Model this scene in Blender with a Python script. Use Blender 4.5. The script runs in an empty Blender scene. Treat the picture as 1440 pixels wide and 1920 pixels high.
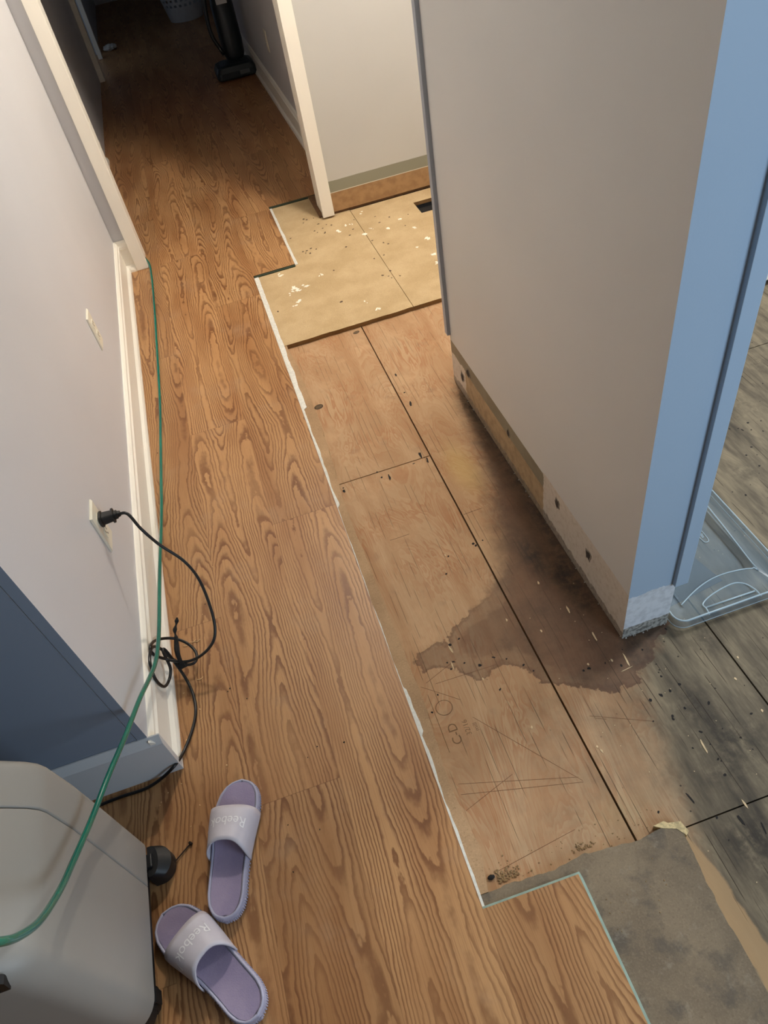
import bpy, bmesh, math, random
import numpy as np
from mathutils import Vector, Matrix, noise as mnoise
R_ = random.Random(7)
S = bpy.context.scene
COL = S.collection
PI = math.pi

# ---------------------------------------------------------------- camera, light, exposure
CAM_F = 1353.37                      # focal length in pixels of a 1440x1920 frame
yaw, pitch, roll = 0.13597526, 0.80823847, 0.21627409
fwd = Vector((math.sin(yaw)*math.cos(pitch), math.cos(yaw)*math.cos(pitch), -math.sin(pitch)))
r0 = Vector((math.cos(yaw), -math.sin(yaw), 0)); d0 = fwd.cross(r0)
rt = r0*math.cos(roll) + d0*math.sin(roll); dn = d0*math.cos(roll) - r0*math.sin(roll)
cd = bpy.data.cameras.new('camera'); cam = bpy.data.objects.new('camera', cd); COL.objects.link(cam)
cd.sensor_fit = 'VERTICAL'; cd.sensor_height = 24.0; cd.lens = 24.0*CAM_F/1920.0
cd.clip_start = 0.02
cam.matrix_world = Matrix(((rt.x, -dn.x, -fwd.x, 0), (rt.y, -dn.y, -fwd.y, 0), (rt.z, -dn.z, -fwd.z, 1.5), (0, 0, 0, 1)))
S.camera = cam
S.view_settings.view_transform = 'Standard'; S.view_settings.look = 'None'
S.view_settings.gamma = 1.0; S.view_settings.use_curve_mapping = False
S.view_settings.exposure = 0.55
w = bpy.data.worlds.new('world'); S.world = w; w.use_nodes = True
w.node_tree.nodes['Background'].inputs[0].default_value = (0.35, 0.45, 0.6, 1)
w.node_tree.nodes['Background'].inputs[1].default_value = 0.3

def light(name, kind, loc, energy, color, size=0.1, target=None, size_y=None):
    d = bpy.data.lights.new(name, kind); d.energy = energy; d.color = color
    o = bpy.data.objects.new(name, d); COL.objects.link(o); o.location = loc
    if kind == 'AREA':
        d.size = size
        if size_y: d.shape = 'RECTANGLE'; d.size_y = size_y
    else: d.shadow_soft_size = size
    if target is not None:
        o.rotation_euler = (Vector(target)-Vector(loc)).to_track_quat('-Z', 'Y').to_euler()
    return o
LAMP = (0.68, 2.95, 2.38)
light('ceiling_lamp_light', 'POINT', LAMP, 74, (1.0, 0.925, 0.83), 0.05)
light('window_daylight', 'AREA', (1.45, -1.0, 1.15), 18, (0.62, 0.80, 1.0), 0.8, (0.62, 0.8, 0.75), 1.0)
light('side_room_daylight', 'AREA', (2.75, 1.45, 1.75), 34, (0.95, 0.98, 1.0), 0.40, (0.7, 0.75, 0.0), 0.6)
light('hall_window_glow', 'AREA', (0.5, 8.6, 1.9), 0.2, (0.5, 0.7, 1.0), 0.5, (-0.5, 7.0, 0.4), 0.5)

# ---------------------------------------------------------------- node helper
class G:
    def __init__(s, name):
        s.mat = bpy.data.materials.new(name); s.mat.use_nodes = True
        s.t = s.mat.node_tree; s.b = s.t.nodes['Principled BSDF']; s.out = s.t.nodes['Material Output']
    def n(s, typ, **k):
        x = s.t.nodes.new(typ)
        for a, b in k.items(): setattr(x, a, b)
        return x
    def put(s, sock, v):
        if isinstance(v, bpy.types.NodeSocket): s.t.links.new(v, sock)
        elif isinstance(v, (tuple, list)) and len(v) == 3 and sock.type == 'RGBA': sock.default_value = (*v, 1)
        else: sock.default_value = v
    def m(s, op, a, b=0.0, c=None, clamp=False):
        x = s.n('ShaderNodeMath', operation=op); x.use_clamp = clamp
        s.put(x.inputs[0], a); s.put(x.inputs[1], b)
        if c is not None: s.put(x.inputs[2], c)
        return x.outputs[0]
    def add(s, a, b): return s.m('ADD', a, b)
    def mul(s, a, b): return s.m('MULTIPLY', a, b)
    def sub(s, a, b): return s.m('SUBTRACT', a, b)
    def mx(s, a, b): return s.m('MAXIMUM', a, b)
    def mn(s, a, b): return s.m('MINIMUM', a, b)
    def ss(s, v, lo, hi, a=0.0, b=1.0):
        x = s.n('ShaderNodeMapRange', interpolation_type='SMOOTHSTEP')
        s.put(x.inputs[0], v); x.inputs[1].default_value = lo; x.inputs[2].default_value = hi
        x.inputs[3].default_value = a; x.inputs[4].default_value = b
        return x.outputs[0]
    def pos(s, obj=False):
        if obj: return s.n('ShaderNodeTexCoord').outputs['Object']
        return s.n('ShaderNodeNewGeometry').outputs['Position']
    def sep(s, v):
        x = s.n('ShaderNodeSeparateXYZ'); s.put(x.inputs[0], v); return x.outputs
    def comb(s, a, b, c=0.0):
        x = s.n('ShaderNodeCombineXYZ'); s.put(x.inputs[0], a); s.put(x.inputs[1], b); s.put(x.inputs[2], c); return x.outputs[0]
    def noise(s, v, scale=1.0, detail=2.0, rough=0.5, dist=0.0):
        x = s.n('ShaderNodeTexNoise'); s.put(x.inputs['Vector'], v); x.inputs['Scale'].default_value = scale
        x.inputs['Detail'].default_value = detail; x.inputs['Roughness'].default_value = rough; x.inputs['Distortion'].default_value = dist
        return x.outputs['Fac']
    def vor(s, v, scale, feature='F1', rnd=1.0):
        x = s.n('ShaderNodeTexVoronoi', feature=feature); s.put(x.inputs['Vector'], v); x.inputs['Scale'].default_value = scale
        x.inputs['Randomness'].default_value = rnd
        return x.outputs['Distance']
    def white(s, v):
        x = s.n('ShaderNodeTexWhiteNoise', noise_dimensions='3D'); s.put(x.inputs['Vector'], v); return x.outputs['Value']
    def mix(s, f, a, b, mode='MIX'):
        x = s.n('ShaderNodeMix', data_type='RGBA', blend_type=mode)
        s.put(x.inputs[0], f); s.put(x.inputs[6], a); s.put(x.inputs[7], b); return x.outputs[2]
    def attr(s, name):
        x = s.n('ShaderNodeAttribute'); x.attribute_name = name; return x.outputs['Fac']
    def bump(s, h, dist=0.001, st=1.0):
        x = s.n('ShaderNodeBump'); x.inputs['Distance'].default_value = dist; x.inputs['Strength'].default_value = st
        s.put(x.inputs['Height'], h); s.t.links.new(x.outputs[0], s.b.inputs['Normal'])
    def fin(s, col=None, rough=0.5, spec=None, **k):
        if col is not None: s.put(s.b.inputs['Base Color'], col)
        s.put(s.b.inputs['Roughness'], rough)
        if spec is not None: s.b.inputs['Specular IOR Level'].default_value = spec
        for a, b in k.items(): s.put(s.b.inputs[a.replace('_', ' ')], b)
        return s.mat
def sr(r, g, b):
    f = lambda c: (c/255/12.92) if c/255 <= 0.04045 else ((c/255+0.055)/1.055)**2.4
    return (f(r), f(g), f(b))

def simple(name, rgb, rough=0.5, var=0.06, scale=30, bump=0.0, **k):
    g = G(name); p = g.pos(True)
    n = g.noise(p, scale, 3)
    c = g.mix(g.ss(n, 0.3, 0.7), sr(*rgb), tuple(x*(1-var) for x in sr(*rgb)))
    if bump: g.bump(n, bump)
    return g.fin(c, rough, **k)

# ---- oak laminate
def mat_oak():
    g = G('oak_laminate'); x, y, z = g.sep(g.pos())
    W, L = 0.193, 1.33
    xi = g.m('FLOOR', g.m('DIVIDE', g.sub(x, 0.0715), W))            # plank column, 0 to the right of .0715
    offs = g.m('FRACT', g.mul(g.add(xi, 10.0), 0.6165))
    yy = g.add(g.m('DIVIDE', g.sub(y, 1.51), L), g.mul(g.add(xi, 1.0), -0.6015))
    yi = g.m('FLOOR', yy); yf = g.m('FRACT', yy)
    rnd = g.white(g.comb(xi, yi, 3.3)); rnd2 = g.white(g.comb(xi, yi, 9.1))
    u = g.add(x, g.mul(rnd, 7.0)); v = g.add(y, g.mul(rnd2, 31.0))
    warp = g.mul(g.sub(g.noise(g.comb(g.mul(u, 2.0), g.mul(v, 1.4), 0.0), 1.0, 1.0), 0.5), 0.11)
    warp2 = g.mul(g.sub(g.noise(g.comb(g.mul(u, 26.0), g.mul(v, 9.0), 5.0), 1.0, 2.0), 0.5), 0.010)
    ph = g.mul(g.add(g.add(u, warp), warp2), 2*PI/0.150)
    valley = g.m('POWER', g.add(0.5, g.mul(g.m('COSINE', ph), -0.5)), 1.25)
    lowv = g.mul(g.noise(g.comb(g.mul(u, 3.0), g.mul(v, 0.92), 11.0), 1.0, 1.0), 22.0)
    fine = g.add(g.mul(g.noise(g.comb(g.mul(u, 38.0), g.mul(v, 12.0), 2.0), 1.0, 3.0, 0.6), 1.1), g.mul(g.noise(g.comb(g.mul(u, 20.0), g.mul(v, 18.0), 2.0), 1.0, 3.0, 0.6), 0.7))
    mid = g.mul(g.noise(g.comb(g.mul(u, 11.0), g.mul(v, 1.7), 7.0), 1.0, 1.0), 2.2)
    t = g.add(g.add(g.mul(valley, 6.0), lowv), g.add(fine, mid))
    fr = g.m('FRACT', t)
    # each ring: sharp dark line that fades out
    line = g.mul(g.ss(fr, 0.0, 0.10), g.ss(fr, 0.16, 0.62, 1.0, 0.0))
    wide = g.noise(g.comb(g.mul(u, 9.0), g.mul(v, 1.6), 3.0), 1.0, 2.0)
    streak = g.noise(g.comb(g.mul(u, 420.0), g.mul(v, 9.0), 0.0), 1.0, 2.0)
    base = g.mix(g.ss(wide, 0.35, 0.75), sr(184, 140, 94), sr(158, 111, 69))
    amt = g.mul(line, g.ss(g.noise(g.comb(g.mul(u, 11.0), g.mul(v, 3.0), 1.0), 1.0, 1.0), 0.22, 0.72, 0.46, 0.92))
    c = g.mix(amt, base, sr(114, 72, 42))
    c = g.mix(g.mul(g.ss(streak, 0.45, 0.75), 0.42), c, sr(134, 90, 56))
    tone = g.add(0.90, g.mul(rnd, 0.2))
    c = g.mix(1.0, c, g.comb(tone, tone, tone), 'MULTIPLY')
    # joints between the planks
    fx = g.m('FRACT', g.m('DIVIDE', g.sub(x, 0.0715), W))
    ex = g.mx(g.ss(fx, 0.0, 0.006, 1.0, 0.0), g.ss(fx, 0.994, 1.0))
    ey = g.mx(g.ss(yf, 0.0, 0.0012, 1.0, 0.0), g.ss(yf, 0.9988, 1.0))
    j = g.mx(g.mul(ex, 0.28), g.mul(ey, 0.45))
    c = g.mix(j, c, sr(88, 54, 32))
    # dull dust by the far left jamb
    p2 = g.comb(x, y, 0.0)
    dust = g.mul(g.ss(g.noise(p2, 6.0, 4, 0.65), 0.52, 0.75), 0.22)
    c = g.mix(dust, c, sr(178, 150, 120))
    g.bump(g.mul(amt, -1.0), 0.0002, 0.5)
    return g.fin(c, g.add(0.40, g.mul(dust, 0.5)), 0.35)

# ---- plywood
def mat_ply():
    g = G('plywood'); x, y, z = g.sep(g.pos())
    wet = g.attr('wet'); grey = g.attr('grey'); mold = g.attr('mold'); clean = g.attr('clean'); yel = g.attr('pale')
    xi = g.m('FLOOR', g.m('DIVIDE', g.sub(x, 0.4), 0.4))
    yi = g.m('FLOOR', g.m('DIVIDE', y, 1.612))
    rn = g.white(g.comb(xi, yi, 1.7))
    u = g.add(x, g.mul(rn, 9.0)); v = g.add(y, g.mul(rn, 5.0))
    lown = g.noise(g.comb(g.mul(u, 6.5), g.mul(v, 1.6), 0.0), 1.0, 4.0, 0.55, 1.6)
    t = g.add(g.mul(lown, 19.0), g.mul(g.noise(g.comb(g.mul(u, 30.0), g.mul(v, 9.0), 0.0), 1.0, 2.0), 1.1))
    fr = g.m('FRACT', t)
    ring = g.mul(g.ss(fr, 0.0, 0.14), g.ss(fr, 0.2, 0.9, 1.0, 0.0))
    c = g.mix(g.ss(lown, 0.3, 0.7), sr(182, 150, 114), sr(165, 128, 92))
    c = g.mix(g.mul(ring, g.ss(g.noise(g.comb(u, v, 4.0), 6.0, 2.0), 0.35, 0.7, 0.15, 0.7)), c, sr(158, 106, 68))
    fib = g.noise(g.comb(g.mul(u, 330.0), g.mul(v, 14.0), 0.0), 1.0, 2.0)
    c = g.mix(g.mul(g.ss(fib, 0.5, 0.85), 0.30), c, sr(140, 92, 60))
    blot = g.noise(g.comb(u, v, 8.0), 9.0, 4.0, 0.6)
    c = g.mix(g.mul(g.ss(blot, 0.5, 0.75), 0.35), c, sr(200, 164, 124))
    c = g.mix(g.mul(g.ss(g.noise(g.comb(u, v, 3.0), 14.0, 3.0, 0.6), 0.58, 0.75), 0.28), c, sr(128, 104, 84))
    # weathered grey room, plus cool daylight and foreground dimming put into the colour
    nz = g.noise(g.comb(x, y, 2.0), 16.0, 4.0, 0.65)
    nb = g.noise(g.comb(g.mul(x, 22.0), g.mul(y, 4.0), 6.0), 1.0, 4.0, 0.6)
    gc = g.mix(g.ss(nb, 0.3, 0.72), sr(136, 122, 98), sr(70, 62, 51))
    gc = g.mix(g.mul(ring, 0.25), gc, sr(92, 82, 66))
    c = g.mix(g.ss(g.add(grey, g.mul(g.sub(nz, 0.5), 0.45)), 0.10, 0.9), c, gc)
    # brown water stain with a crisp tide line
    d = g.add(wet, g.mul(g.sub(g.noise(g.comb(x, y, 1.0), 24.0, 4.0, 0.6), 0.5), 0.075))
    wdt = g.ss(y, 1.0, 1.16, 0.002, 0.045); win = g.ss(g.m('DIVIDE', d, wdt), -1.0, 1.0); tide = g.mul(g.mul(win, g.ss(d, 0.003, 0.014, 1.0, 0.0)), g.ss(y, 1.0, 1.1, 1.0, 0.0))
    c = g.mix(g.mul(win, g.ss(x, 0.28, 0.50, 0.48, 0.84)), c, g.mix(g.ss(nz, 0.35, 0.7), sr(104, 80, 62), sr(74, 58, 48)))
    c = g.mix(g.mul(tide, 0.35), c, sr(86, 56, 40))
    d2 = g.add(g.add(wet, -0.03), g.mul(g.sub(g.noise(g.comb(x, y, 31.0), 17.0, 4.0, 0.6), 0.5), 0.10))
    c = g.mix(g.mul(g.ss(d2, 0.0, 0.02), 0.32), c, sr(90, 60, 44))
    # black mould
    mm = g.mul(mold, g.ss(g.noise(g.comb(x, y, 9.0), 38.0, 5.0, 0.7), 0.25, 0.62))
    mm = g.mx(mm, g.mul(mold, g.ss(g.noise(g.comb(g.mul(x, 60.0), g.mul(y, 8.0), 9.0), 1.0, 3.0), 0.45, 0.7, 0.2, 1.0)))
    c = g.mix(g.m('MULTIPLY', mm, 0.88, clamp=True), c, sr(42, 38, 33))
    # long checks (fine dark splits) along the veneer
    lx = g.add(x, g.mul(g.noise(g.comb(g.mul(x, 3.0), g.mul(y, 2.0), 0.0), 1.0, 1.0), 0.012))
    cell = g.m('FRACT', g.mul(lx, 62.0)); cid = g.m('FLOOR', g.mul(lx, 62.0))
    on = g.ss(g.noise(g.comb(g.mul(cid, 3.7), g.mul(y, 5.2), 0.0), 1.0, 2.0), 0.53, 0.60)
    chk = g.mul(g.mul(g.ss(cell, 0.0, 0.05), g.ss(cell, 0.06, 0.15, 1.0, 0.0)), on)
    cstr = g.add(0.50, g.mul(g.ss(grey, 0.1, 0.7), 0.5))
    c = g.mix(g.mul(chk, cstr), c, sr(52, 40, 30))
    # clean tan strip and pale patch
    ce = g.ss(g.add(clean, g.mul(g.sub(nz, 0.5), 0.02)), 0.0, 0.006)
    c = g.mix(g.mul(ce, 0.8), c, sr(166, 136, 98))
    c = g.mix(g.mul(g.ss(yel, 0.1, 1.0), 0.45), c, sr(196, 168, 104))
    rimd = g.ss(g.vor(g.comb(x, y, 0.0), 26.0), 0.035, 0.07, 1.0, 0.0)
    c = g.mix(g.mul(rimd, g.ss(grey, 0.2, 0.8, 0.0, 0.85)), c, sr(24, 21, 18))
    # sheet edges are dark
    g.bump(g.add(g.mul(chk, -1.0), g.mul(fib, 0.25)), 0.0006, 0.6)
    return g.fin(c, 0.72, 0.25)

def mat_particle(name, c1, c2, c3, patch=0.0):
    g = G(name); p = g.pos()
    a = g.noise(p, 230.0, 3.0, 0.7); b = g.noise(p, 7.0, 4.0, 0.6); v = g.vor(p, 330.0)
    c = g.mix(g.ss(b, 0.3, 0.7), c1, c2)
    c = g.mix(g.mul(g.ss(a, 0.52, 0.72), 0.45), c, c3)
    c = g.mix(g.mul(g.ss(v, 0.5, 0.9), 0.22), c, tuple(min(1, q*1.5) for q in c1))
    if patch:
        c = g.mix(g.mul(g.ss(g.noise(p, 13.0, 5.0, 0.65), 0.5, 0.68), patch), c, sr(84, 78, 70))
        c = g.mix(g.mul(g.ss(g.noise(p, 34.0, 5.0, 0.7), 0.56, 0.72), 0.4), c, sr(150, 140, 124))
        c = g.mix(g.mul(g.ss(g.noise(p, 9.0, 5.0, 0.7), 0.58, 0.74), 0.5), c, sr(96, 86, 72))
    g.bump(a, 0.0006, 0.6)
    return g.fin(c, 0.85, 0.2)

# ---- painted wall with the bare band where a baseboard used to be
def mat_wall(name, rgb, rough=0.42, band=None):
    g = G(name); x, y, z = g.sep(g.pos()); p = g.comb(x, y, z)
    big = g.noise(p, 2.2, 2.0); fine = g.noise(p, 260.0, 2.0)
    base = sr(*rgb)
    c = g.mix(g.ss(big, 0.3, 0.7), base, tuple(q*0.965 for q in base))
    scr = g.ss(g.noise(p, 21.0, 6.0, 0.75), 0.66, 0.72)
    c = g.mix(g.mul(scr, 0.10), c, tuple(min(1, q*1.12) for q in base))
    if band: c = band(g, c, x, y, z, p)
    g.bump(fine, 0.00025, 0.35)
    return g.fin(c, rough, 0.35)

def band_partition(g, c, x, y, z, p):
    n = g.sub(g.noise(p, 26.0, 4.0, 0.6), 0.5); nn = g.sub(g.noise(p, 90.0, 3.0, 0.6), 0.5)
    ze = g.add(z, g.mul(nn, 0.003))
    low = g.ss(ze, 0.144, 0.145, 1.0, 0.0)
    old = g.mix(g.ss(g.noise(p, 12.0), 0.3, 0.7), sr(141, 134, 114), sr(130, 122, 103))
    c = g.mix(low, c, old)
    tan = g.mix(g.ss(g.noise(p, 40.0, 4.0), 0.35, 0.7), sr(182, 158, 124), sr(160, 136, 104))
    c = g.mix(g.ss(g.add(z, g.mul(nn, 0.006)), 0.094, 0.095, 1.0, 0.0), c, tan)
    # white plaster: near length, plus a torn patch by the far corner
    near = g.ss(g.add(y, g.mul(n, 0.03)), 1.232, 1.236, 1.0, 0.0)
    far = g.mul(g.ss(g.add(y, g.mul(n, 0.05)), 1.80, 1.804), g.ss(g.add(z, g.mul(n, 0.03)), 0.097, 0.099, 1.0, 0.0))
    wh = g.mx(g.mul(near, g.ss(g.add(z, g.mul(nn, 0.004)), 0.150, 0.151, 1.0, 0.0)), far)
    plaster = g.mix(g.ss(g.noise(p, 60.0, 5.0, 0.7), 0.45, 0.75), sr(214, 204, 190), sr(190, 176, 158))
    c = g.mix(wh, c, plaster)
    # ragged gypsum and paper at the foot
    foot = g.ss(g.add(z, g.mul(n, 0.05)), 0.006, 0.009, 1.0, 0.0)
    c = g.mix(g.mul(foot, 0.8), c, g.mix(g.ss(nn, -0.1, 0.15), sr(150, 136, 118), sr(98, 88, 78)))
    return c
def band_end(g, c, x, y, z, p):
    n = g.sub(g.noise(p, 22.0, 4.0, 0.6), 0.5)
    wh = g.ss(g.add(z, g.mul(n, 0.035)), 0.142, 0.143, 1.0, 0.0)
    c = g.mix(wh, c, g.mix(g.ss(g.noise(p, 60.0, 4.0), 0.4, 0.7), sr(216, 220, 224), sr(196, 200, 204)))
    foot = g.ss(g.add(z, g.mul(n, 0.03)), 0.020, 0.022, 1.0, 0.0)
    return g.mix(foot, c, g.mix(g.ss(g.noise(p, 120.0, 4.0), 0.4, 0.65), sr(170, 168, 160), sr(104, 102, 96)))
def band_back(g, c, x, y, z, p):
    n = g.sub(g.noise(p, 26.0, 4.0, 0.6), 0.5)
    old = sr(150, 148, 130)
    c = g.mix(g.ss(g.add(z, g.mul(n, 0.004)), 0.147, 0.148, 1.0, 0.0), c, old)
    edge = g.mul(g.ss(z, 0.0925, 0.0935), g.ss(z, 0.0955, 0.0965, 1.0, 0.0))
    c = g.mix(g.ss(g.add(z, g.mul(n, 0.006)), 0.092, 0.093, 1.0, 0.0), c,
              g.mix(g.ss(g.noise(p, 30.0, 4.0), 0.35, 0.7), sr(176, 140, 100), sr(156, 120, 84)))
    return g.mix(edge, c, sr(226, 220, 204))

# ---------------------------------------------------------------- mesh helpers
def link(name, me, mats, parent=None, smooth=False):
    o = bpy.data.objects.new(name, me); COL.objects.link(o)
    for m in (mats if isinstance(mats, (list, tuple)) else [mats]): me.materials.append(m)
    if parent: o.parent = parent
    if smooth:
        for p in me.polygons: p.use_smooth = True
    return o
def bm_obj(name, bm, mats, parent=None, smooth=False):
    bmesh.ops.recalc_face_normals(bm, faces=bm.faces[:])
    me = bpy.data.meshes.new(name); bm.to_mesh(me); bm.free()
    return link(name, me, mats, parent, smooth)
def add_box(bm, a, b, bev=0.0, seg=2, mi=0):
    vs = [bm.verts.new((x, y, z)) for x in (a[0], b[0]) for y in (a[1], b[1]) for z in (a[2], b[2])]
    fs = [bm.faces.new([vs[i] for i in q]) for q in ((0, 1, 3, 2), (4, 6, 7, 5), (0, 4, 5, 1), (2, 3, 7, 6), (0, 2, 6, 4), (1, 5, 7, 3))]
    for f in fs: f.material_index = mi
    if bev:
        es = list({e for f in fs for e in f.edges})
        bmesh.ops.bevel(bm, geom=es, offset=bev, segments=seg, affect='EDGES', profile=0.5)
    return vs
def box(name, a, b, mat, parent=None, bev=0.0, seg=2):
    bm = bmesh.new(); add_box(bm, a, b, bev, seg); return bm_obj(name, bm, mat, parent)
def tag(o, label=None, cat=None, group=None, kind=None):
    if label: o['label'] = label
    if cat: o['category'] = cat
    if group: o['group'] = group
    if kind: o['kind'] = kind
    return o
def struct(o): o['kind'] = 'structure'; return o
def empty(name, loc=(0, 0, 0), rz=0.0):
    o = bpy.data.objects.new(name, None); COL.objects.link(o); o.location = loc; o.rotation_euler = (0, 0, rz)
    o.empty_display_size = 0.05; return o
def prism(bm, pts, z0, z1, mi_side=0, mi_top=0):
    lo = [bm.verts.new((p[0], p[1], z0)) for p in pts]; hi = [bm.verts.new((p[0], p[1], z1)) for p in pts]
    f = bm.faces.new(hi); f.material_index = mi_top
    f = bm.faces.new(lo[::-1]); f.material_index = mi_side
    n = len(pts)
    for i in range(n):
        f = bm.faces.new((lo[i], lo[(i+1) % n], hi[(i+1) % n], hi[i])); f.material_index = mi_side
def catmull(P, n=10):
    P = [Vector(p) for p in P]; Q = [P[0]*2-P[1]] + P + [P[-1]*2-P[-2]]; out = []
    for i in range(1, len(Q)-2):
        a, b, c, d = Q[i-1:i+3]
        for k in range(n):
            t = k/n
            out.append(0.5*((2*b)+(c-a)*t+(2*a-5*b+4*c-d)*t*t+(3*b-a-3*c+d)*t**3))
    out.append(P[-1]); return out
def tube(bm, pts, r, seg=10, cap=True, mi=0):
    pts = [Vector(p) for p in pts]; up = Vector((0, 0, 1)); rings = []; prev = None
    for i, p in enumerate(pts):
        t = (pts[min(i+1, len(pts)-1)]-pts[max(i-1, 0)]).normalized()
        if prev is None:
            a = t.cross(up); a = a.normalized() if a.length > 1e-3 else Vector((1, 0, 0))
        else: a = (prev-t*prev.dot(t)).normalized()
        prev = a; b = t.cross(a)
        rr = r(i/(len(pts)-1)) if callable(r) else r
        rings.append([bm.verts.new(p+(a*math.cos(2*PI*k/seg)+b*math.sin(2*PI*k/seg))*rr) for k in range(seg)])
    for A, B in zip(rings, rings[1:]):
        for k in range(seg):
            f = bm.faces.new((A[k], A[(k+1) % seg], B[(k+1) % seg], B[k])); f.material_index = mi
    if cap: bm.faces.new(rings[0][::-1]); bm.faces.new(rings[-1])
def loft(bm, rings, closed=True, cap0=True, cap1=True):
    V = [[bm.verts.new(p) for p in r] for r in rings]; n = len(V[0])
    for A, B in zip(V, V[1:]):
        for k in range(n if closed else n-1): bm.faces.new((A[k], A[(k+1) % n], B[(k+1) % n], B[k]))
    if cap0: bm.faces.new(V[0][::-1])
    if cap1: bm.faces.new(V[-1])
    return V
def rrect(x0, x1, y0, y1, r, n=6):
    """rounded rectangle; r = radii for corners (x1,y0),(x1,y1),(x0,y1),(x0,y0)"""
    if not isinstance(r, (tuple, list)): r = (r,)*4
    out = []
    for (cx, cy, a0, q) in ((x1, y0, -90, r[0]), (x1, y1, 0, r[1]), (x0, y1, 90, r[2]), (x0, y0, 180, r[3])):
        sx = -1 if cx == x1 else 1; sy = 1 if cy == y0 else -1
        for k in range(n+1):
            a = math.radians(a0+90*k/n); out.append((cx+sx*q+q*math.cos(a), cy+sy*q+q*math.sin(a)))
    return out
def text_mesh(body, size, extrude=0.0):
    cu = bpy.data.curves.new('lettering', 'FONT'); cu.body = body; cu.size = size; cu.extrude = extrude; cu.resolution_u = 4
    o = bpy.data.objects.new('lettering', cu); COL.objects.link(o)
    bpy.context.view_layer.update()
    dg = bpy.context.evaluated_depsgraph_get(); me = bpy.data.meshes.new_from_object(o.evaluated_get(dg))
    bpy.data.objects.remove(o); bpy.data.curves.remove(cu)
    return me
def flat_blob(bm, x, y, z, rx, ry, ang=0.0, n=9, jag=0.35, th=0.0004):
    ca, sa = math.cos(ang), math.sin(ang); pts = []
    for k in range(n):
        q = 2*PI*k/n; f = 1+R_.uniform(-jag, jag); a, b = rx*f*math.cos(q), ry*f*math.sin(q)
        pts.append((x+a*ca-b*sa, y+a*sa+b*ca))
    prism(bm, pts, z-0.0002, z+th)
def jag_line(p, q, step, amp, seed):
    """points from p to q with noisy sideways offsets (p kept, q left out)"""
    p = Vector((*p, 0)); q = Vector((*q, 0)); L = (q-p).length; n = max(1, int(L/step)); nrm = Vector((-(q-p).y, (q-p).x, 0))/L
    out = []
    for i in range(n):
        t = i/n; c = p+(q-p)*t
        a = 0 if i == 0 else amp*(mnoise.noise(Vector((c.x*14+seed, c.y*14, seed)))*1.5+mnoise.noise(Vector((c.x*60, c.y*60+seed, seed)))*0.7)
        c = c+nrm*a; out.append((c.x, c.y))
    return out
def jag_poly(pts, step, amps, seed=1.0):
    out = []
    for i, p in enumerate(pts):
        q = pts[(i+1) % len(pts)]
        out += jag_line(p, q, step, amps[i], seed) if amps[i] else [p]
    return out

# ---------------------------------------------------------------- materials
M_oak = mat_oak(); M_ply = mat_ply()
M_dark = simple('dark_void', (22, 17, 14), 0.9)
M_lamedge = simple('laminate_core_edge', (96, 88, 66), 0.8, 0.2, 90)
M_pb = mat_particle('particleboard_tan', sr(188, 164, 126), sr(174, 149, 110), sr(138, 110, 76))
M_pbgrey = mat_particle('particleboard_grey', sr(130, 115, 94), sr(110, 97, 80), sr(92, 80, 63), 0.75)
M_pbedge = mat_particle('particleboard_edge', sr(150, 116, 74), sr(126, 94, 58), sr(98, 70, 42))
M_pbcut = mat_particle('particleboard_cut_strip', sr(172, 146, 108), sr(156, 130, 94), sr(124, 98, 68))
M_white_trim = mat_wall('white_trim_paint', (250, 244, 230), 0.35)
M_wall = mat_wall('grey_wall_paint', (213, 212, 213), 0.40)
M_wall_part = mat_wall('partition_wall_paint', (218, 217, 213), 0.45, band_partition)
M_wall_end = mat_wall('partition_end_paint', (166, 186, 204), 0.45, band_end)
M_wall_back = mat_wall('back_wall_paint', (204, 202, 196), 0.45, band_back)
M_wall_dim = mat_wall('low_bounce_wall_paint', (118, 114, 110), 0.6)  # unseen near walls given a dark tone to cut bounced light
M_ceil = mat_wall('ceiling_paint', (225, 222, 215), 0.8)
M_foam = simple('foam_underlayment', (224, 222, 212), 0.6, 0.16, 120, 0.0006)
M_foam_green = simple('foam_underlayment_edge', (150, 172, 158), 0.6, 0.2, 60)
M_rawwood = simple('raw_stud_wood', (118, 84, 54), 0.8, 0.3, 40)

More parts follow.
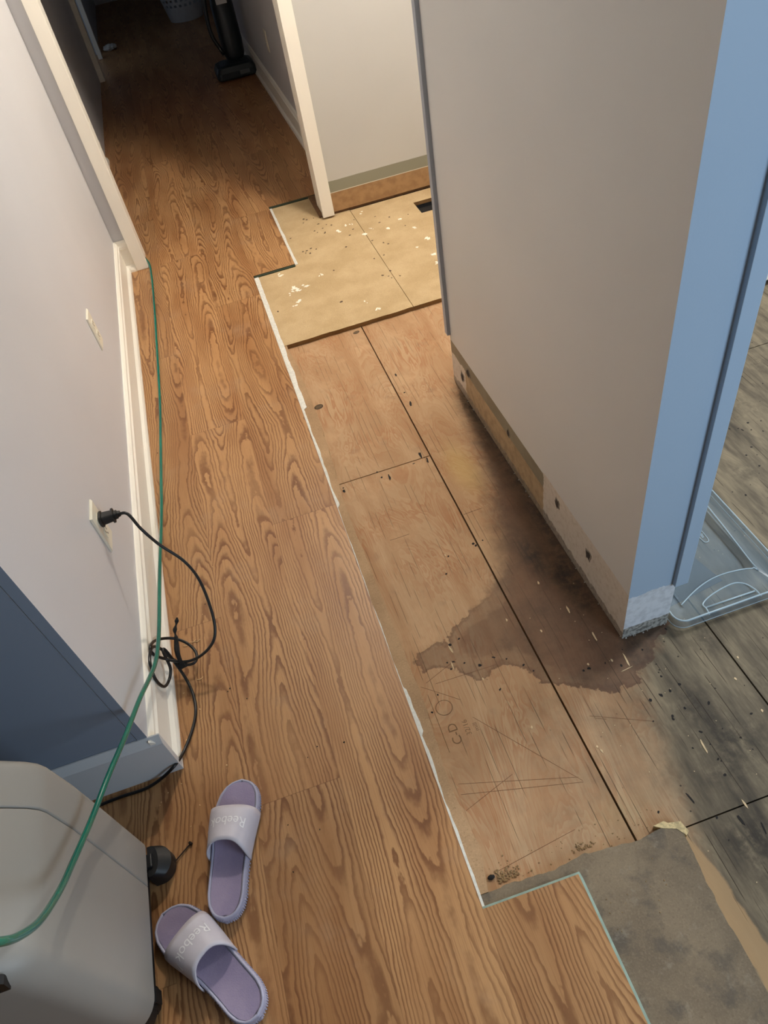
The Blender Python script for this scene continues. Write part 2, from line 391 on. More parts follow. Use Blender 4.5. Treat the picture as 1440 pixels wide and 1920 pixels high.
# ---------------------------------------------------------------- subfloor
ZP, ZB = -0.025, -0.008
wet_poly = [(.70, 1.86), (.585, 1.80), (.545, 1.62), (.50, 1.40), (.455, 1.24), (.41, 1.10), (.35, 1.045), (.285, 1.01), (.235, .985), (.205, .958), (.165, .962),
            (.118, .945), (.135, .905), (.185, .882), (.215, .875), (.247, .818), (.285, .845), (.338, .842), (.377, .782), (.44, .735), (.50, .70), (.58, .70), (.66, .76), (.72, .80)]
clean_poly = [(.474, -.6), (.474, .383), (.495, .383), (.515, .30), (.522, .20), (.53, .10), (.55, -.6)]
molds = [(.515, 1.12, .030, .070, .95), (.560, 1.02, .028, .050, 1.0), (.585, 1.10, .03, .2, .6), (.605, 1.45, .035, .30, .8), (.605, 1.80, .035, .12, .9), (.62, .78, .06, .05, .7),
         (.56, .93, .05, .04, .5), (.40, .86, .02, .06, .45), (.345, .90, .02, .03, .35), (.655, .60, .05, .07, .75), (.70, .50, .09, .05, .8), (.60, .33, .06, .06, .8), (.66, .22, .09, .1, .85), (.78, .74, .05, .05, .6),
         (.545, .63, .03, .03, .3), (.83, .60, .03, .05, .5), (.75, .40, .08, .03, .7), (1.18, 1.16, .05, .04, .6), (1.30, 1.40, .12, .08, .45), (1.5, 1.55, .1, .05, .5), (.62, .45, .06, .03, .55), (.9, .4, .1, .1, .6),
         (.52, .50, .03, .05, .35), (.45, .95, .05, .05, .3), (.50, 1.25, .04, .08, .3)]
def seg_sdf(P, poly):
    x, y = P[:, 0], P[:, 1]; d = np.full(len(P), 9.0); ins = np.zeros(len(P), bool); n = len(poly)
    for i in range(n):
        ax, ay = poly[i]; bx, by = poly[(i+1) % n]; ex, ey = bx-ax, by-ay
        t = np.clip(((x-ax)*ex+(y-ay)*ey)/(ex*ex+ey*ey), 0, 1)
        d = np.minimum(d, np.hypot(x-ax-t*ex, y-ay-t*ey))
        c = (ay > y) != (by > y)
        with np.errstate(divide='ignore', invalid='ignore'):
            xi = ax+(y-ay)*ex/(ey if ey else 1e-9)
        ins ^= c & (x < xi)
    return np.where(ins, d, -d)
def sst(v, a, b):
    t = np.clip((v-a)/(b-a), 0, 1); return t*t*(3-2*t)
def ply_sheet(x0, x1, y0, y1, step=0.015):
    nx = max(2, int((x1-x0)/step)); ny = max(2, int((y1-y0)/step))
    xs = np.linspace(x0, x1, nx+1); ys = np.linspace(y0, y1, ny+1)
    V = [(x, y, ZP) for y in ys for x in xs]; W = nx+1
    F = [(j*W+i, j*W+i+1, (j+1)*W+i+1, (j+1)*W+i) for j in range(ny) for i in range(nx)]
    b = len(V); V += [(x0, y0, ZP-.016), (x1, y0, ZP-.016), (x1, y1, ZP-.016), (x0, y1, ZP-.016)]
    F.append((b+3, b+2, b+1, b))
    F.append(tuple([b, b+1]+[i for i in range(nx, -1, -1)]))
    F.append(tuple([b+2, b+3]+[ny*W+i for i in range(0, nx+1)]))
    F.append(tuple([b+3, b]+[j*W for j in range(0, ny+1)]))
    F.append(tuple([b+1, b+2]+[j*W+nx for j in range(ny, -1, -1)]))
    me = bpy.data.meshes.new('floor'); me.from_pydata(V, [], F); me.update()
    P = np.array(V)[:, :2]; x, y = P[:, 0], P[:, 1]
    A = {'wet': seg_sdf(P, wet_poly), 'clean': seg_sdf(P, clean_poly)}
    gr = np.maximum(np.maximum(sst(x, .60, .72)*np.where(x < .8, sst(1.95-y, 0, .03), 1), np.maximum(.75*sst(x, .36, .66), (.22+.22*sst(x, .15, .4)))*sst(.90-y, 0, .25)), sst(x-.42-(y-.35)*.25, -.03, .16)*sst(.86-y, 0, .16))  # near plywood greyed too: its cooler, dimmer light put into the colour
    A['grey'] = np.maximum(gr, .8*sst(x, .52, .60)*sst(.30-y, -.15, .05))
    m = np.zeros(len(P))
    for cx, cy, rx, ry, s in molds: m = m+s*np.exp(-((x-cx)/rx)**2-((y-cy)/ry)**2)
    A['mold'] = np.clip(m, 0, 1.1)
    A['pale'] = np.exp(-((x-.47)/.05)**2-((y-1.52)/.13)**2)*.9+np.exp(-((x-.40)/.10)**2-((y-.45)/.06)**2)*.35
    for k, a in A.items():
        at = me.attributes.new(k, 'FLOAT', 'POINT'); at.data.foreach_set('value', a.astype(np.float32))
    return struct(link('floor', me, M_ply))
for r in ((.02, .3982, 1.6138, 2.62), (.02, .3978, -.6, 1.6102), (.4025, .798, .3855, 2.62), (.4025, .798, -.6, .3825), (.802, 3.0, -.6, 1.6315), (.802, 3.0, 1.6345, 2.62)):
    ply_sheet(*r)
struct(box('floor', (-1.9, -1.9, -.10), (3.2, 10.2, -.043), M_dark))
struct(box('floor', (.264, -1.9, -.042), (3.0, -.602, ZP), M_ply))
# faint shallow kerf across the sheets
M_kerf = simple('saw_kerf_line', (74, 50, 34), 0.9)
bm = bmesh.new()
tube(bm, [(.404, 1.337, ZP-.0006), (.432, 1.3385, ZP-.0004), (.462, 1.339, ZP-.0006)], 0.0009, 6)
o = bm_obj('scored_line', bm, M_kerf); tag(o, 'short dark scored line on the right side of the long plywood seam', 'scored line'); bm = bmesh.new()
tube(bm, [(.105, 1.334, ZP-.0012), (.2, 1.331, ZP-.0010), (.3, 1.333, ZP-.0011)], 0.0012, 6)
o = bm_obj('scored_line', bm, M_kerf); tag(o, 'thin dark scored line crossing the bare plywood from the laminate to the long seam', 'scored line')

# ---- particleboard
vx0, vx1, vy0, vy1 = .905, 1.02, 3.165, 3.29
bm = bmesh.new()
prism(bm, jag_poly([(.055, 2.418), (.6165, 2.424), (.6165, 3.70), (.055, 3.70)], .012, [.0022, 0, 0, 0], 3.0), ZP, ZB, 1, 0)
o = bm_obj('particleboard_sheet', bm, [M_pb, M_pbedge]); PB1 = o
tag(o, 'tan particleboard panel under the doorway with white plaster blotches beside the oak laminate', 'particleboard panel')
bm = bmesh.new()
pts = jag_poly([(.6185, 2.424), (1.5, 2.432), (1.5, vy0), (vx1, vy0), (vx0, vy0), (vx0, vy1), (vx1, vy1), (1.5, vy1), (1.5, 3.40), (.6185, 3.40)], .012, [.0022]+[0]*9, 5.0)
# split around the vent hole: left column, front strip, back strip, right column
bm.free(); bm = bmesh.new()
prism(bm, jag_poly([(.6185, 2.424), (vx0, 2.428), (vx0, 3.398), (.6185, 3.398)], .012, [.0022, 0, 0, 0], 5.0), ZP, ZB, 1, 0)
prism(bm, [(vx0, 2.428), (vx1, 2.43), (vx1, vy0), (vx0, vy0)], ZP, ZB, 1, 0)
prism(bm, [(vx0, vy1), (vx1, vy1), (vx1, 3.398), (vx0, 3.398)], ZP, ZB, 1, 0)
prism(bm, [(vx1, 2.43), (1.5, 2.43), (1.5, 3.398), (vx1, 3.398)], ZP, ZB, 1, 0)
o = bm_obj('particleboard_sheet', bm, [M_pb, M_pbedge]); PB2 = o
tag(o, 'tan particleboard panel with a rectangular vent hole beside the back wall', 'particleboard panel')
struct(box('floor', (.02, 2.625, -.042), (.90, 3.74, ZP-.0005), M_ply)); struct(box('floor', (1.025, 2.625, -.042), (3.0, 3.40, ZP-.0005), M_ply))
# vent boot: a dark open sheet metal duct below the hole
M_duct = simple('duct_metal', (70, 74, 78), 0.45, 0.2, 20, Metallic=0.6)
bm = bmesh.new()
for a, b in (((vx0-.004, vy0-.002, -.30), (vx0-.001, vy1+.002, -.0255)), ((vx1+.001, vy0-.002, -.30), (vx1+.004, vy1+.002, -.0255)),
             ((vx0-.004, vy1+.001, -.30), (vx1+.004, vy1+.004, -.0255)), ((vx0-.004, vy0-.004, -.30), (vx1+.004, vy0-.001, -.0255))):
    add_box(bm, a, b)
o = bm_obj('floor_duct', bm, M_duct); tag(o, 'dark open metal duct sunk in the rectangular hole in the tan particleboard', 'floor vent')

# near particleboard: a narrow strip along the laminate plus the large grey piece
bm = bmesh.new()
left = [(.055, -.6), (.055, .404)]
right = jag_poly([(.093, .405), (.335, .398)], .006, [.006, 0], 2.0)[:-1]
edge = jag_line((.112, .397), (.30, .398), .006, .006, 2.0)+jag_line((.30, .398), (.455, .390), .006, .005, 4.0)+[(.462, .396)]
side = jag_line((.487, .384), (.474, .25), .008, .003, 1.0)+jag_line((.474, .25), (.470, -.6), .01, .003, 6.0)+[(.470, -.6)]
prism(bm, [(.055, -.6), (.055, .397)]+edge+side, ZP-.0002, ZB, 1, 0)
o = bm_obj('particleboard_sheet', bm, [M_pbgrey, M_pbcut])
tag(o, 'stained grey particleboard piece with a broken edge beside the laminate corner', 'particleboard panel')
bm = bmesh.new()
lft = [(.055, y) for y in (.3975, 2.415)]
prism(bm, [(.055, .398)]+jag_line((.094, .398), (.108, .47), .006, .002, 1.)+jag_line((.108, .47), (.096, .62), .008, .002, 2.)+jag_line((.096, .62), (.108, .80), .008, .0025, 3.)
      +jag_line((.108, .80), (.104, 1.10), .01, .002, 4.)+jag_line((.104, 1.10), (.097, 1.48), .01, .002, 4.)+jag_line((.097, 1.48), (.116, 1.93), .01, .0025, 5.)
      +jag_line((.116, 1.93), (.113, 2.27), .01, .002, 6.)+jag_line((.113, 2.27), (.102, 2.416), .01, .002, 6.)+[(.102, 2.416), (.055, 2.416)], ZP-.0001, ZB, 1, 0)
o = bm_obj('particleboard_strip', bm, [mat_particle('particleboard_strip_mat', sr(180, 148, 112), sr(156, 126, 94), sr(118, 94, 68)), M_pbcut])
tag(o, 'narrow crumbly strip of particleboard left between oak laminate and bare plywood', 'particleboard strip')

# ---- laminate with stepped edge
LZ = 0.0
outline = [(-1.9, -1.9), (.264, -1.9), (.264, .369), (.0725, .372), (.0725, 3.012), (.262, 3.014), (.262, 3.668), (.470, 3.668), (.60, 3.668), (.60, 10.0), (-.56, 10.0), (-.56, 3.4), (-1.9, 3.4)]
bm = bmesh.new(); prism(bm, outline, ZB+.0006, LZ, 1, 0)
o = struct(bm_obj('floor', bm, [M_oak, M_lamedge]))
# foam underlayment peeking out
def wob(x, y0, y1, base, amp, seed, step=.012):
    n = int((y1-y0)/step); return [(x+base+amp*(mnoise.noise(Vector((seed, (y0+(y1-y0)*i/n)*11, 0)))+.5*mnoise.noise(Vector((seed, (y0+(y1-y0)*i/n)*45, 3)))), y0+(y1-y0)*i/n) for i in range(n+1)]
bm = bmesh.new()
e = wob(.0725, .372, .74, .0055, .0035, 1.)+wob(.0725, .75, .86, .008, .006, 2.)+wob(.0725, .87, 1.5, .0020, .0025, 3.)+wob(.0725, 1.51, 2.0, .008, .004, 4.)+wob(.0725, 2.01, 3.010, .0195, .004, 5.)
prism(bm, [(.060, .372)]+e+[(.060, 3.010)], ZB-.0003, ZB+.0022)
o = bm_obj('foam_underlayment', bm, M_foam); tag(o, 'white foam underlayment edge showing along the long cut side of the laminate', 'underlayment')
bm = bmesh.new()
e = wob(.262, 3.018, 3.665, .013, .003, 8.)
prism(bm, [(.250, 3.018)]+e+[(.250, 3.665)], ZB+.0001, ZB+.002)
o = bm_obj('foam_underlayment', bm, M_foam); tag(o, 'short white foam strip beside the laminate step nearest the far doorway', 'underlayment')
bm = bmesh.new()
prism(bm, [(.0725, .371), (.0725, .3765), (.268, .3735), (.2695, .360), (.268, -.6), (.264, -.6), (.264, .3688)], ZB-.0002, ZB+.005)
o = bm_obj('foam_underlayment', bm, M_foam_green); tag(o, 'pale green foam edge around the near laminate step', 'underlayment')
bm = bmesh.new()
prism(bm, [(.0725, 3.002), (.262, 3.003), (.262, 3.0135), (.0725, 3.0125)], ZB+.0001, -.0035)
prism(bm, [(.262, 3.657), (.466, 3.657), (.466, 3.6675), (.262, 3.6675)], ZB+.0001, -.0035)
o = bm_obj('laminate_tongue', bm, simple('green_black_tongue', (44, 58, 42), 0.6)); struct(o)

# ---------------------------------------------------------------- walls
H = 2.44
bm = bmesh.new()
add_box(bm, (-.60, .884, -.006), (-.478, 3.40, H)); add_box(bm, (-1.9, .870, -.006), (-.5010, .99, H))
add_box(bm, (-.4985, .868, -.006), (-.478, .884, H))
WL = struct(bm_obj('wall_left', bm, M_wall))
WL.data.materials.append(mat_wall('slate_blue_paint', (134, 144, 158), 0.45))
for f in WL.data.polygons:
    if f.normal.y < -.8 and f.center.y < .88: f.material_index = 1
bm = bmesh.new(); add_box(bm, (-.62, 3.40, -.012), (-.40, 3.53, H)); add_box(bm, (-.40, 3.40, 1.97), (.50, 3.53, H))
struct(bm_obj('wall_doorway', bm, M_wall))
bm = bmesh.new(); add_box(bm, (.50, 3.40, .004), (1.62, 3.53, H)); o = struct(bm_obj('wall_back', bm, M_wall_back))
box('bottom_plate', (.468, 3.405, -.0075), (1.5, 3.66, .0), M_rawwood, o)
struct(box('wall_nook', (1.5, 1.93, -.02), (1.62, 3.40, H), M_wall))
# partition: drywall sheet in two faces + end
bm = bmesh.new()
add_box(bm, (.600, .806, -.020), (.716, 1.93, H))
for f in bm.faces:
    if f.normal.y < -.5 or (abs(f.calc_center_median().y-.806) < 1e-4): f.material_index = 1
o = bm_obj('wall_partition', bm, [M_wall_part, M_wall_end]); struct(o); PART = o
box('corner_strip', (.706, .795, .140), (.738, .830, H), mat_wall('corner_strip_paint', (166, 186, 204), 0.45), o, .001)
box('edge_strip', (.5885, 1.922, .165), (.612, 1.945, H), mat_wall('edge_strip_paint', (170, 176, 184), 0.45), o, .001)
box('bottom_plate', (.612, .818, -.0245), (.704, 1.92, .03), M_rawwood, o)
struct(box('wall_right', (3.0, -1.9, -.02), (3.12, 2.05, H), M_wall))
struct(box('wall_side_room', (.735, 1.93, -.010), (3.0, 2.05, H), M_wall))
struct(box('wall_near', (-1.9, -2.0, -.02), (3.12, -1.88, H), M_wall_dim))
struct(box('wall_far_left', (-2.0, -1.9, -.02), (-1.88, .99, H), M_wall_dim))
struct(box('ceiling', (-2.0, -2.0, H), (3.12, 10.2, H+.1), M_ceil))
# hall beyond the opening
struct(box('wall_hall_left', (-.66, 3.53, -.012), (-.54, 6.85, H), M_wall))
struct(box('wall_hall_left', (-.66, 7.75, -.012), (-.54, 10.1, H), M_wall))
struct(box('wall_hall_right', (.612, 3.53, -.012), (.74, 10.1, H), M_wall))
struct(box('wall_hall_end', (-.66, 10.0, -.012), (.74, 10.12, H), M_wall))

# anchor holes torn in the partition's bare band
bm = bmesh.new(); bg = bmesh.new()
for (y, z, ry, rz) in ((1.153, .111, .010, .014), (.985, .093, .009, .013), (1.464, .105, .008, .012), (1.776, .109, .012, .013), (1.835, .055, .010, .014)):
    pts = []; pg = []
    for k in range(12):
        q = 2*PI*k/12; f = 1+R_.uniform(-.3, .3)
        pts.append((y+ry*f*math.cos(q), z+rz*f*math.sin(q))); pg.append((y+ry*f*1.5*math.cos(q), z+rz*f*1.35*math.sin(q)))
    for b, P, x0 in ((bm, pts, .5984), (bg, pg, .5990)):
        A = [b.verts.new((.604, *p)) for p in P]; B = [b.verts.new((x0, *p)) for p in P]
        b.faces.new(B); n = len(A)
        for k in range(n): b.faces.new((A[k], A[(k+1) % n], B[(k+1) % n], B[k]))
bm_obj('anchor_holes', bm, simple('torn_hole_dark', (72, 64, 58), 0.9, 0.4, 200), PART)['kind'] = 'stuff'
bm_obj('torn_paper', bg, simple('torn_gypsum', (150, 140, 126), 0.9, 0.3, 200), PART)['kind'] = 'stuff'
# crumbly drywall foot at the near corner
bm = bmesh.new()
for i in range(46):
    if i < 12: x = .602+.112*R_.random(); y = .806-R_.uniform(-.001, .004)
    else: x = .600-R_.uniform(-.001, .003); y = .81+1.0*R_.random()
    s = R_.uniform(.0007, .0020)
    bmesh.ops.create_icosphere(bm, subdivisions=1, radius=s, matrix=Matrix.Translation((x, y, -.020+R_.uniform(-.002, .004))) @ Matrix.Scale(R_.uniform(.5, 1.6), 4, (1, 0, 0)))
bm_obj('crumbled_gypsum', bm, simple('gypsum_crumbs', (196, 192, 182), 0.9, 0.4, 300), PART)['kind'] = 'stuff'

# door casings round the opening
def casing(name, x0, x1, jx0, jx1, pm):
    o = box(name, (x0, 3.372, .001), (x1, 3.399, 2.10), pm, None, .0015); struct(o)
    box('jamb', (jx0, 3.3995, .001), (jx1, 3.535, 2.03), pm, o, .001); return o
casing('trim_1', -.424, -.371, -.400, -.378, M_white_trim)
casing('trim_2', .481, .537, .486, .508, M_white_trim)
struct(box('trim_3', (-.424, 3.372, 2.031), (.537, 3.399, 2.10), M_white_trim))

# ---- baseboards
prof = [(0, 0), (.0245, 0), (.0245, .010), (.021, .020), (.0125, .030), (.0125, .104), (.0155, .108), (.0155, .120), (.0115, .127), (.0110, .136), (.0045, .144), (0, .145)]
def baseboard(name, path, mat, prof=prof, closed_ends=True):
    """path: list of (x,y); wall on the left side of travel, profile grows to the right"""
    bm = bmesh.new(); P = [Vector((*p, 0)) for p in path]; rings = []
    for i, p in enumerate(P):
        if i == 0: d = (P[1]-P[0]).normalized(); nrm = Vector((d.y, -d.x, 0)); sc = 1
        elif i == len(P)-1: d = (P[-1]-P[-2]).normalized(); nrm = Vector((d.y, -d.x, 0)); sc = 1
        else:
            a = (P[i]-P[i-1]).normalized(); b = (P[i+1]-P[i]).normalized()
            na = Vector((a.y, -a.x, 0)); nb = Vector((b.y, -b.x, 0)); nrm = (na+nb).normalized(); sc = 1/max(.3, nrm.dot(na))
        rings.append([p+nrm*q[0]*sc+Vector((0, 0, q[1])) for q in prof])
    loft(bm, rings)
    return struct(bm_obj(name, bm, mat))
baseboard('baseboard_left', [(-.478, .857), (-.478, 3.399), (-.4245, 3.399)], M_white_trim)
flat = [(0, 0), (.0135, 0), (.0135, .128), (.010, .136), (.003, .150), (0, .150)]
baseboard('baseboard_front', [(-1.88, .869), (-.4535, .869)], mat_wall('front_baseboard_paint', (205, 206, 206), 0.35), flat)
baseboard('baseboard_hall_right', [(.6115, 6.6), (.6115, 3.60)], M_white_trim)
baseboard('baseboard_hall_left', [(-.54, 4.45), (-.54, 4.95)], M_white_trim)
baseboard('baseboard_side_room', [(.75, 1.9295), (2.99, 1.9295)], M_white_trim, [(q[0], q[1]+.004) for q in flat])
# hall casings
bm = bmesh.new(); add_box(bm, (-.5395, 6.80, 0), (-.500, 6.88, 2.1), .002); add_box(bm, (-.66, 6.85, 0), (-.515, 6.90, 2.03)); add_box(bm, (-.5395, 7.55, 0), (-.505, 7.62, 2.1), .002)
struct(bm_obj('trim_4', bm, M_white_trim))
bm = bmesh.new(); add_box(bm, (.590, 6.62, .001), (.6115, 6.72, 2.1), .002); add_box(bm, (.596, 7.45, .001), (.6115, 7.55, 2.1), .002)
struct(bm_obj('trim_5', bm, M_white_trim))
struct(box('door_1', (.600, 6.72, .01), (.6115, 7.45, 2.05), simple('hall_door_paint', (150, 150, 148), 0.5)))

# ---------------------------------------------------------------- ceiling lamp, window
M_glow = G('lamp_glass'); M_glow = M_glow.fin((1, .9, .75), 0.5, Emission_Color=(1, .82, .6, 1), Emission_Strength=6.0)
lamp = empty('ceiling_lamp', (LAMP[0], LAMP[1], H)); tag(lamp, 'round ceiling lamp above the particleboard area', 'ceiling lamp')
bm = bmesh.new(); bmesh.ops.create_cone(bm, segments=32, radius1=.15, radius2=.15, depth=.02, cap_ends=True, matrix=Matrix.Translation((0, 0, -.0105)))
bm_obj('lamp_base', bm, simple('lamp_metal', (200, 198, 190), 0.4), lamp)
for n_, x0, x1, yy, z0, z1 in (('window_1', 1.3, 2.2, -1.87, 1.1, 2.0),):
    bm = bmesh.new()
    for a, b in (((x0-.06, yy, z0-.06), (x0, yy+.03, z1+.06)), ((x1, yy, z0-.06), (x1+.06, yy+.03, z1+.06)), ((x0, yy, z0-.06), (x1, yy+.03, z0)), ((x0, yy, z1), (x1, yy+.03, z1+.06))):
        add_box(bm, a, b, .003)
    struct(bm_obj(n_, bm, M_white_trim))

# ---------------------------------------------------------------- electrical outlets on the left wall
M_plastic = simple('ivory_plastic', (232, 226, 206), 0.35, 0.03)
M_slot = simple('slot_dark', (60, 52, 44), 0.8)
def outlet(y, z, label, face=-.478, sgn=1, kind='duplex', yaw=0):
    t = empty('wall_outlet' if kind == 'duplex' else 'light_switch', (face, y, z), yaw)
    t['label'] = label; t['category'] = 'outlet' if kind == 'duplex' else 'switch'
    bm = bmesh.new(); w2, h2, d = .035, .057, .0055
    P = lambda a, s: [(a, -w2+s, -h2+s), (a, w2-s, -h2+s), (a, w2-s, h2-s), (a, -w2+s, h2-s)]
    loft(bm, [P(.0003, 0), P(.0025, 0), P(d, .003)]); bm_obj('cover_plate', bm, M_plastic, t)
    if kind == 'duplex':
        for s in (-1, 1):
            bm = bmesh.new(); ring = [(math.copysign(min(abs(.0172*math.cos(a)), .0165), math.cos(a)), max(-.0125, min(.0125, .0172*math.sin(a)))) for a in [2*PI*k/24 for k in range(24)]]
            loft(bm, [[(d-.0005, p[0], p[1]+s*.0195) for p in ring], [(d+.0016, p[0]*.97, p[1]*.97+s*.0195) for p in ring]])
            r = bm_obj('receptacle', bm, M_plastic, t)
            bm = bmesh.new()
            add_box(bm, (d+.0012, -.0075, s*.0195-.001), (d+.0019, -.0052, s*.0195+.007)); add_box(bm, (d+.0012, .0052, s*.0195-.001), (d+.0019, .0075, s*.0195+.007))
            add_box(bm, (d+.0012, -.0022, s*.0195-.0085), (d+.0019, .0022, s*.0195-.0045)); bm_obj('slots', bm, M_slot, r)
        bm = bmesh.new(); bmesh.ops.create_uvsphere(bm, u_segments=10, v_segments=6, radius=.003, matrix=Matrix.Translation((d, 0, 0)) @ Matrix.Scale(.4, 4, (1, 0, 0)))
        bm_obj('screw', bm, M_plastic, t)
    else:
        bm = bmesh.new(); add_box(bm, (d, -.005, -.006), (d+.012, .005, .008), .001); bm_obj('toggle', bm, M_plastic, t)
    return t
outlet(1.315, .362, 'ivory duplex outlet with the black cord plugged into its upper socket')
outlet(2.215, .372, 'ivory duplex outlet farther along the left wall, nothing plugged in')
outlet(5.05, .385, 'pale cover plate on the dark hallway wall', face=.611, kind='duplex', yaw=PI)

# ---------------------------------------------------------------- black power cord
M_rub = simple('black_rubber', (20, 20, 20), 0.38, 0.2, 60)
cord = empty('power_cord', (-.47, 1.315, .38)); tag(cord, 'black power cord plugged into the near outlet, coiled loosely by the baseboard', 'power cord')
def in_world(o, root): o.parent = root; o.matrix_parent_inverse = Matrix.Translation(-Vector(root.location))
py, pz = 1.315, .3815
bm = bmesh.new()
X0 = -.4705; PK = 1.22
def sec(x, hy, hz, dz=0): return [(X0+(x-X0)*PK, py+PK*hy*math.copysign(abs(math.cos(a))**.5, math.cos(a)), pz+dz+PK*hz*math.copysign(abs(math.sin(a))**.5, math.sin(a))) for a in [2*PI*k/20 for k in range(20)]]
loft(bm, [sec(X0, .0125, .0105), sec(X0+.002, .0145, .0125), sec(X0+.006, .0145, .0125), sec(X0+.007, .0115, .010), sec(X0+.024, .010, .009), sec(X0+.0245, .0130, .0115),
          sec(X0+.028, .0130, .0115), sec(X0+.029, .0075, .0075), sec(X0+.034, .0072, .0072), sec(X0+.035, .0055, .0055), sec(X0+.040, .0045, .0045)])
o = bm_obj('plug', bm, M_rub, None, False); in_world(o, cord)
CORD = [(-.424, 1.3150, .3815), (-0.4060, 1.309, 0.377), (-0.3887, 1.2816, 0.345), (-0.3662, 1.269, 0.29), (-0.3296, 1.248, 0.235), (-0.3096, 1.2102, 0.19), (-0.3051, 1.1484, 0.135),
        (-0.3147, 1.1114, 0.1), (-0.3381, 1.0941, 0.08), (-0.3734, 1.0863, 0.068), (-0.4093, 1.0945, 0.06), (-0.4473, 1.109, 0.075), (-0.4589, 1.0962, 0.122), (-0.4600, 1.108, 0.138), (-0.457, 1.1565, 0.096),
        (-0.4271, 1.1738, 0.06), (-0.3986, 1.1591, 0.04), (-0.3833, 1.1296, 0.03), (-0.3902, 1.1045, 0.03), (-0.4169, 1.1088, 0.03), (-0.4417, 1.1269, 0.05), (-0.455, 1.138, 0.085),
        (-0.459, 1.115, 0.125), (-0.460, 1.0771, 0.146), (-0.460, 1.0476, 0.146), (-0.4595, 1.0259, 0.120), (-0.4580, 1.0342, 0.073), (-0.4532, 1.0665, 0.045), (-0.4433, 1.0923, 0.056), (-0.4498, 1.130, 0.078),
        (-0.4464, 1.138, 0.07), (-0.4333, 1.1106, 0.04), (-0.4191, 1.0728, 0.015), (-0.4096, 1.0279, 0.006), (-0.4098, 0.9841, 0.004), (-0.4238, 0.9389, 0.004), (-0.4464, 0.8900, 0.010),
        (-0.4641, 0.8504, 0.032), (-0.5061, 0.8425, 0.010), (-0.5445, 0.8368, 0.004), (-0.5927, 0.838, 0.004), (-0.644, 0.836, 0.004), (-0.70, 0.83, 0.004)]
bm = bmesh.new(); tube(bm, catmull(CORD, 8), .0037, 10)
o = bm_obj('cord', bm, M_rub, None, True); in_world(o, cord)
TIE = [(-0.4144, 1.0918, 0.06), (-0.4134, 1.1053, 0.085), (-0.412, 1.1288, 0.09), (-0.41, 1.1458, 0.095), (-0.4092, 1.1636, 0.1), (-0.4018, 1.1805, 0.105), (-0.3975, 1.1921, 0.11)]
bm = bmesh.new(); C = catmull(TIE, 6)
tube(bm, C, lambda t: .0068-.004*abs(t*2.2-.55) if t < .5 else (.0038+.0016*math.sin(t*30)), 7)
tube(bm, [(-.4215, 1.092, .051), (-.405, 1.091, .056)], .0085, 9)
o = bm_obj('fabric_tie', bm, simple('black_fabric', (24, 23, 22), 0.9, 0.3, 200), None, False); in_world(o, cord)

# ---- green tube
M_green = G('green_vinyl'); gp = M_green.pos(True)
M_green = M_green.fin(M_green.mix(M_green.ss(M_green.noise(gp, 9.0, 2.0), 0.3, 0.7), sr(8, 112, 92), sr(6, 98, 84)), 0.22, 0.5, Subsurface_Weight=0.0, Coat_Weight=0.4)
GREEN = [(-.405, 3.70, .0058), (-.385, 3.50, .0058), (-.3655, 3.40, .0058), (-0.3630, 3.2864, 0.0058), (-0.3651, 3.1545, 0.0058), (-0.3743, 2.8684, 0.0058), (-0.3828, 2.6569, 0.0058), (-0.3905, 2.4648, 0.0058), (-0.4, 2.2572, 0.0058),
         (-0.4121, 2.072, 0.0058), (-0.4271, 1.852, 0.0058), (-0.4338, 1.7229, 0.011), (-0.436, 1.5794, 0.0375), (-0.436, 1.4397, 0.0734), (-0.436, 1.3189, 0.1011), (-0.437, 1.154, 0.1342),
         (-0.44, 1.0493, 0.163), (-0.445, 0.9717, 0.2044), (-0.45, 0.8925, 0.2557), (-0.462, 0.7835, 0.3097), (-0.475, 0.6913, 0.356), (-0.488, 0.6161, 0.3861), (-0.49, 0.5615, 0.4208), (-0.492, 0.508, 0.4567),
         (-0.49, 0.4692, 0.4876), (-0.484, 0.4337, 0.5259), (-0.47, 0.3951, 0.5801), (-0.46, 0.3687, 0.6237), (-0.45, 0.3428, 0.6759), (-0.44, 0.3241, 0.7247), (-0.45, 0.3217, 0.7458), (-.50, .33, .75)]
bm = bmesh.new(); tube(bm, catmull(GREEN, 8), .0050, 14)
o = bm_obj('green_hose', bm, M_green, None, True); tag(o, 'thin glossy green hose running along the baseboard and over the grey appliance', 'hose')

# ---------------------------------------------------------------- grey appliance on casters
M_app = simple('appliance_plastic', (154, 150, 142), 0.48, 0.03, 6)
M_blk = simple('appliance_black', (18, 18, 19), 0.5, 0.2, 30)
app = empty('dehumidifier', (-.73, .51, 0)); tag(app, 'grey plastic wheeled dehumidifier with a curved body seam in the near left corner', 'dehumidifier')
def shell(y0, y1, rn, rf):
    bm = bmesh.new(); rings = []
    lev = [(.083, -.008), (.086, -.003), (.094, 0), (.20, .0), (.30, .0), (.40, -.001), (.475, -.006), (.490, -.010), (.505, -.020), (.525, -.040), (.56, -.078), (.60, -.122), (.632, -.160), (.645, -.182), (.650, -.21)]
    for z, dx in lev:
        x1 = -.516+dx; ins = max(0, (.094-z))*.5
        lean = (z-.09)*.02 if y0 > .5 else 0
        rings.append([(p[0], p[1], z) for p in rrect(-.97-dx*.5, x1, y0+(ins if y0 < .5 else 0), y1-(ins if y0 > .5 else 0)-lean, (rn, rf, rf, rn), 9)])
    loft(bm, rings)
    return bm
bm = shell(.362, .5905, .045, .003); o = bm_obj('front_shell', bm, M_app, None, True); in_world(o, app)
bm = shell(.5922, .680, .003, .016); o = bm_obj('rear_shell', bm, M_app, None, True); in_world(o, app)
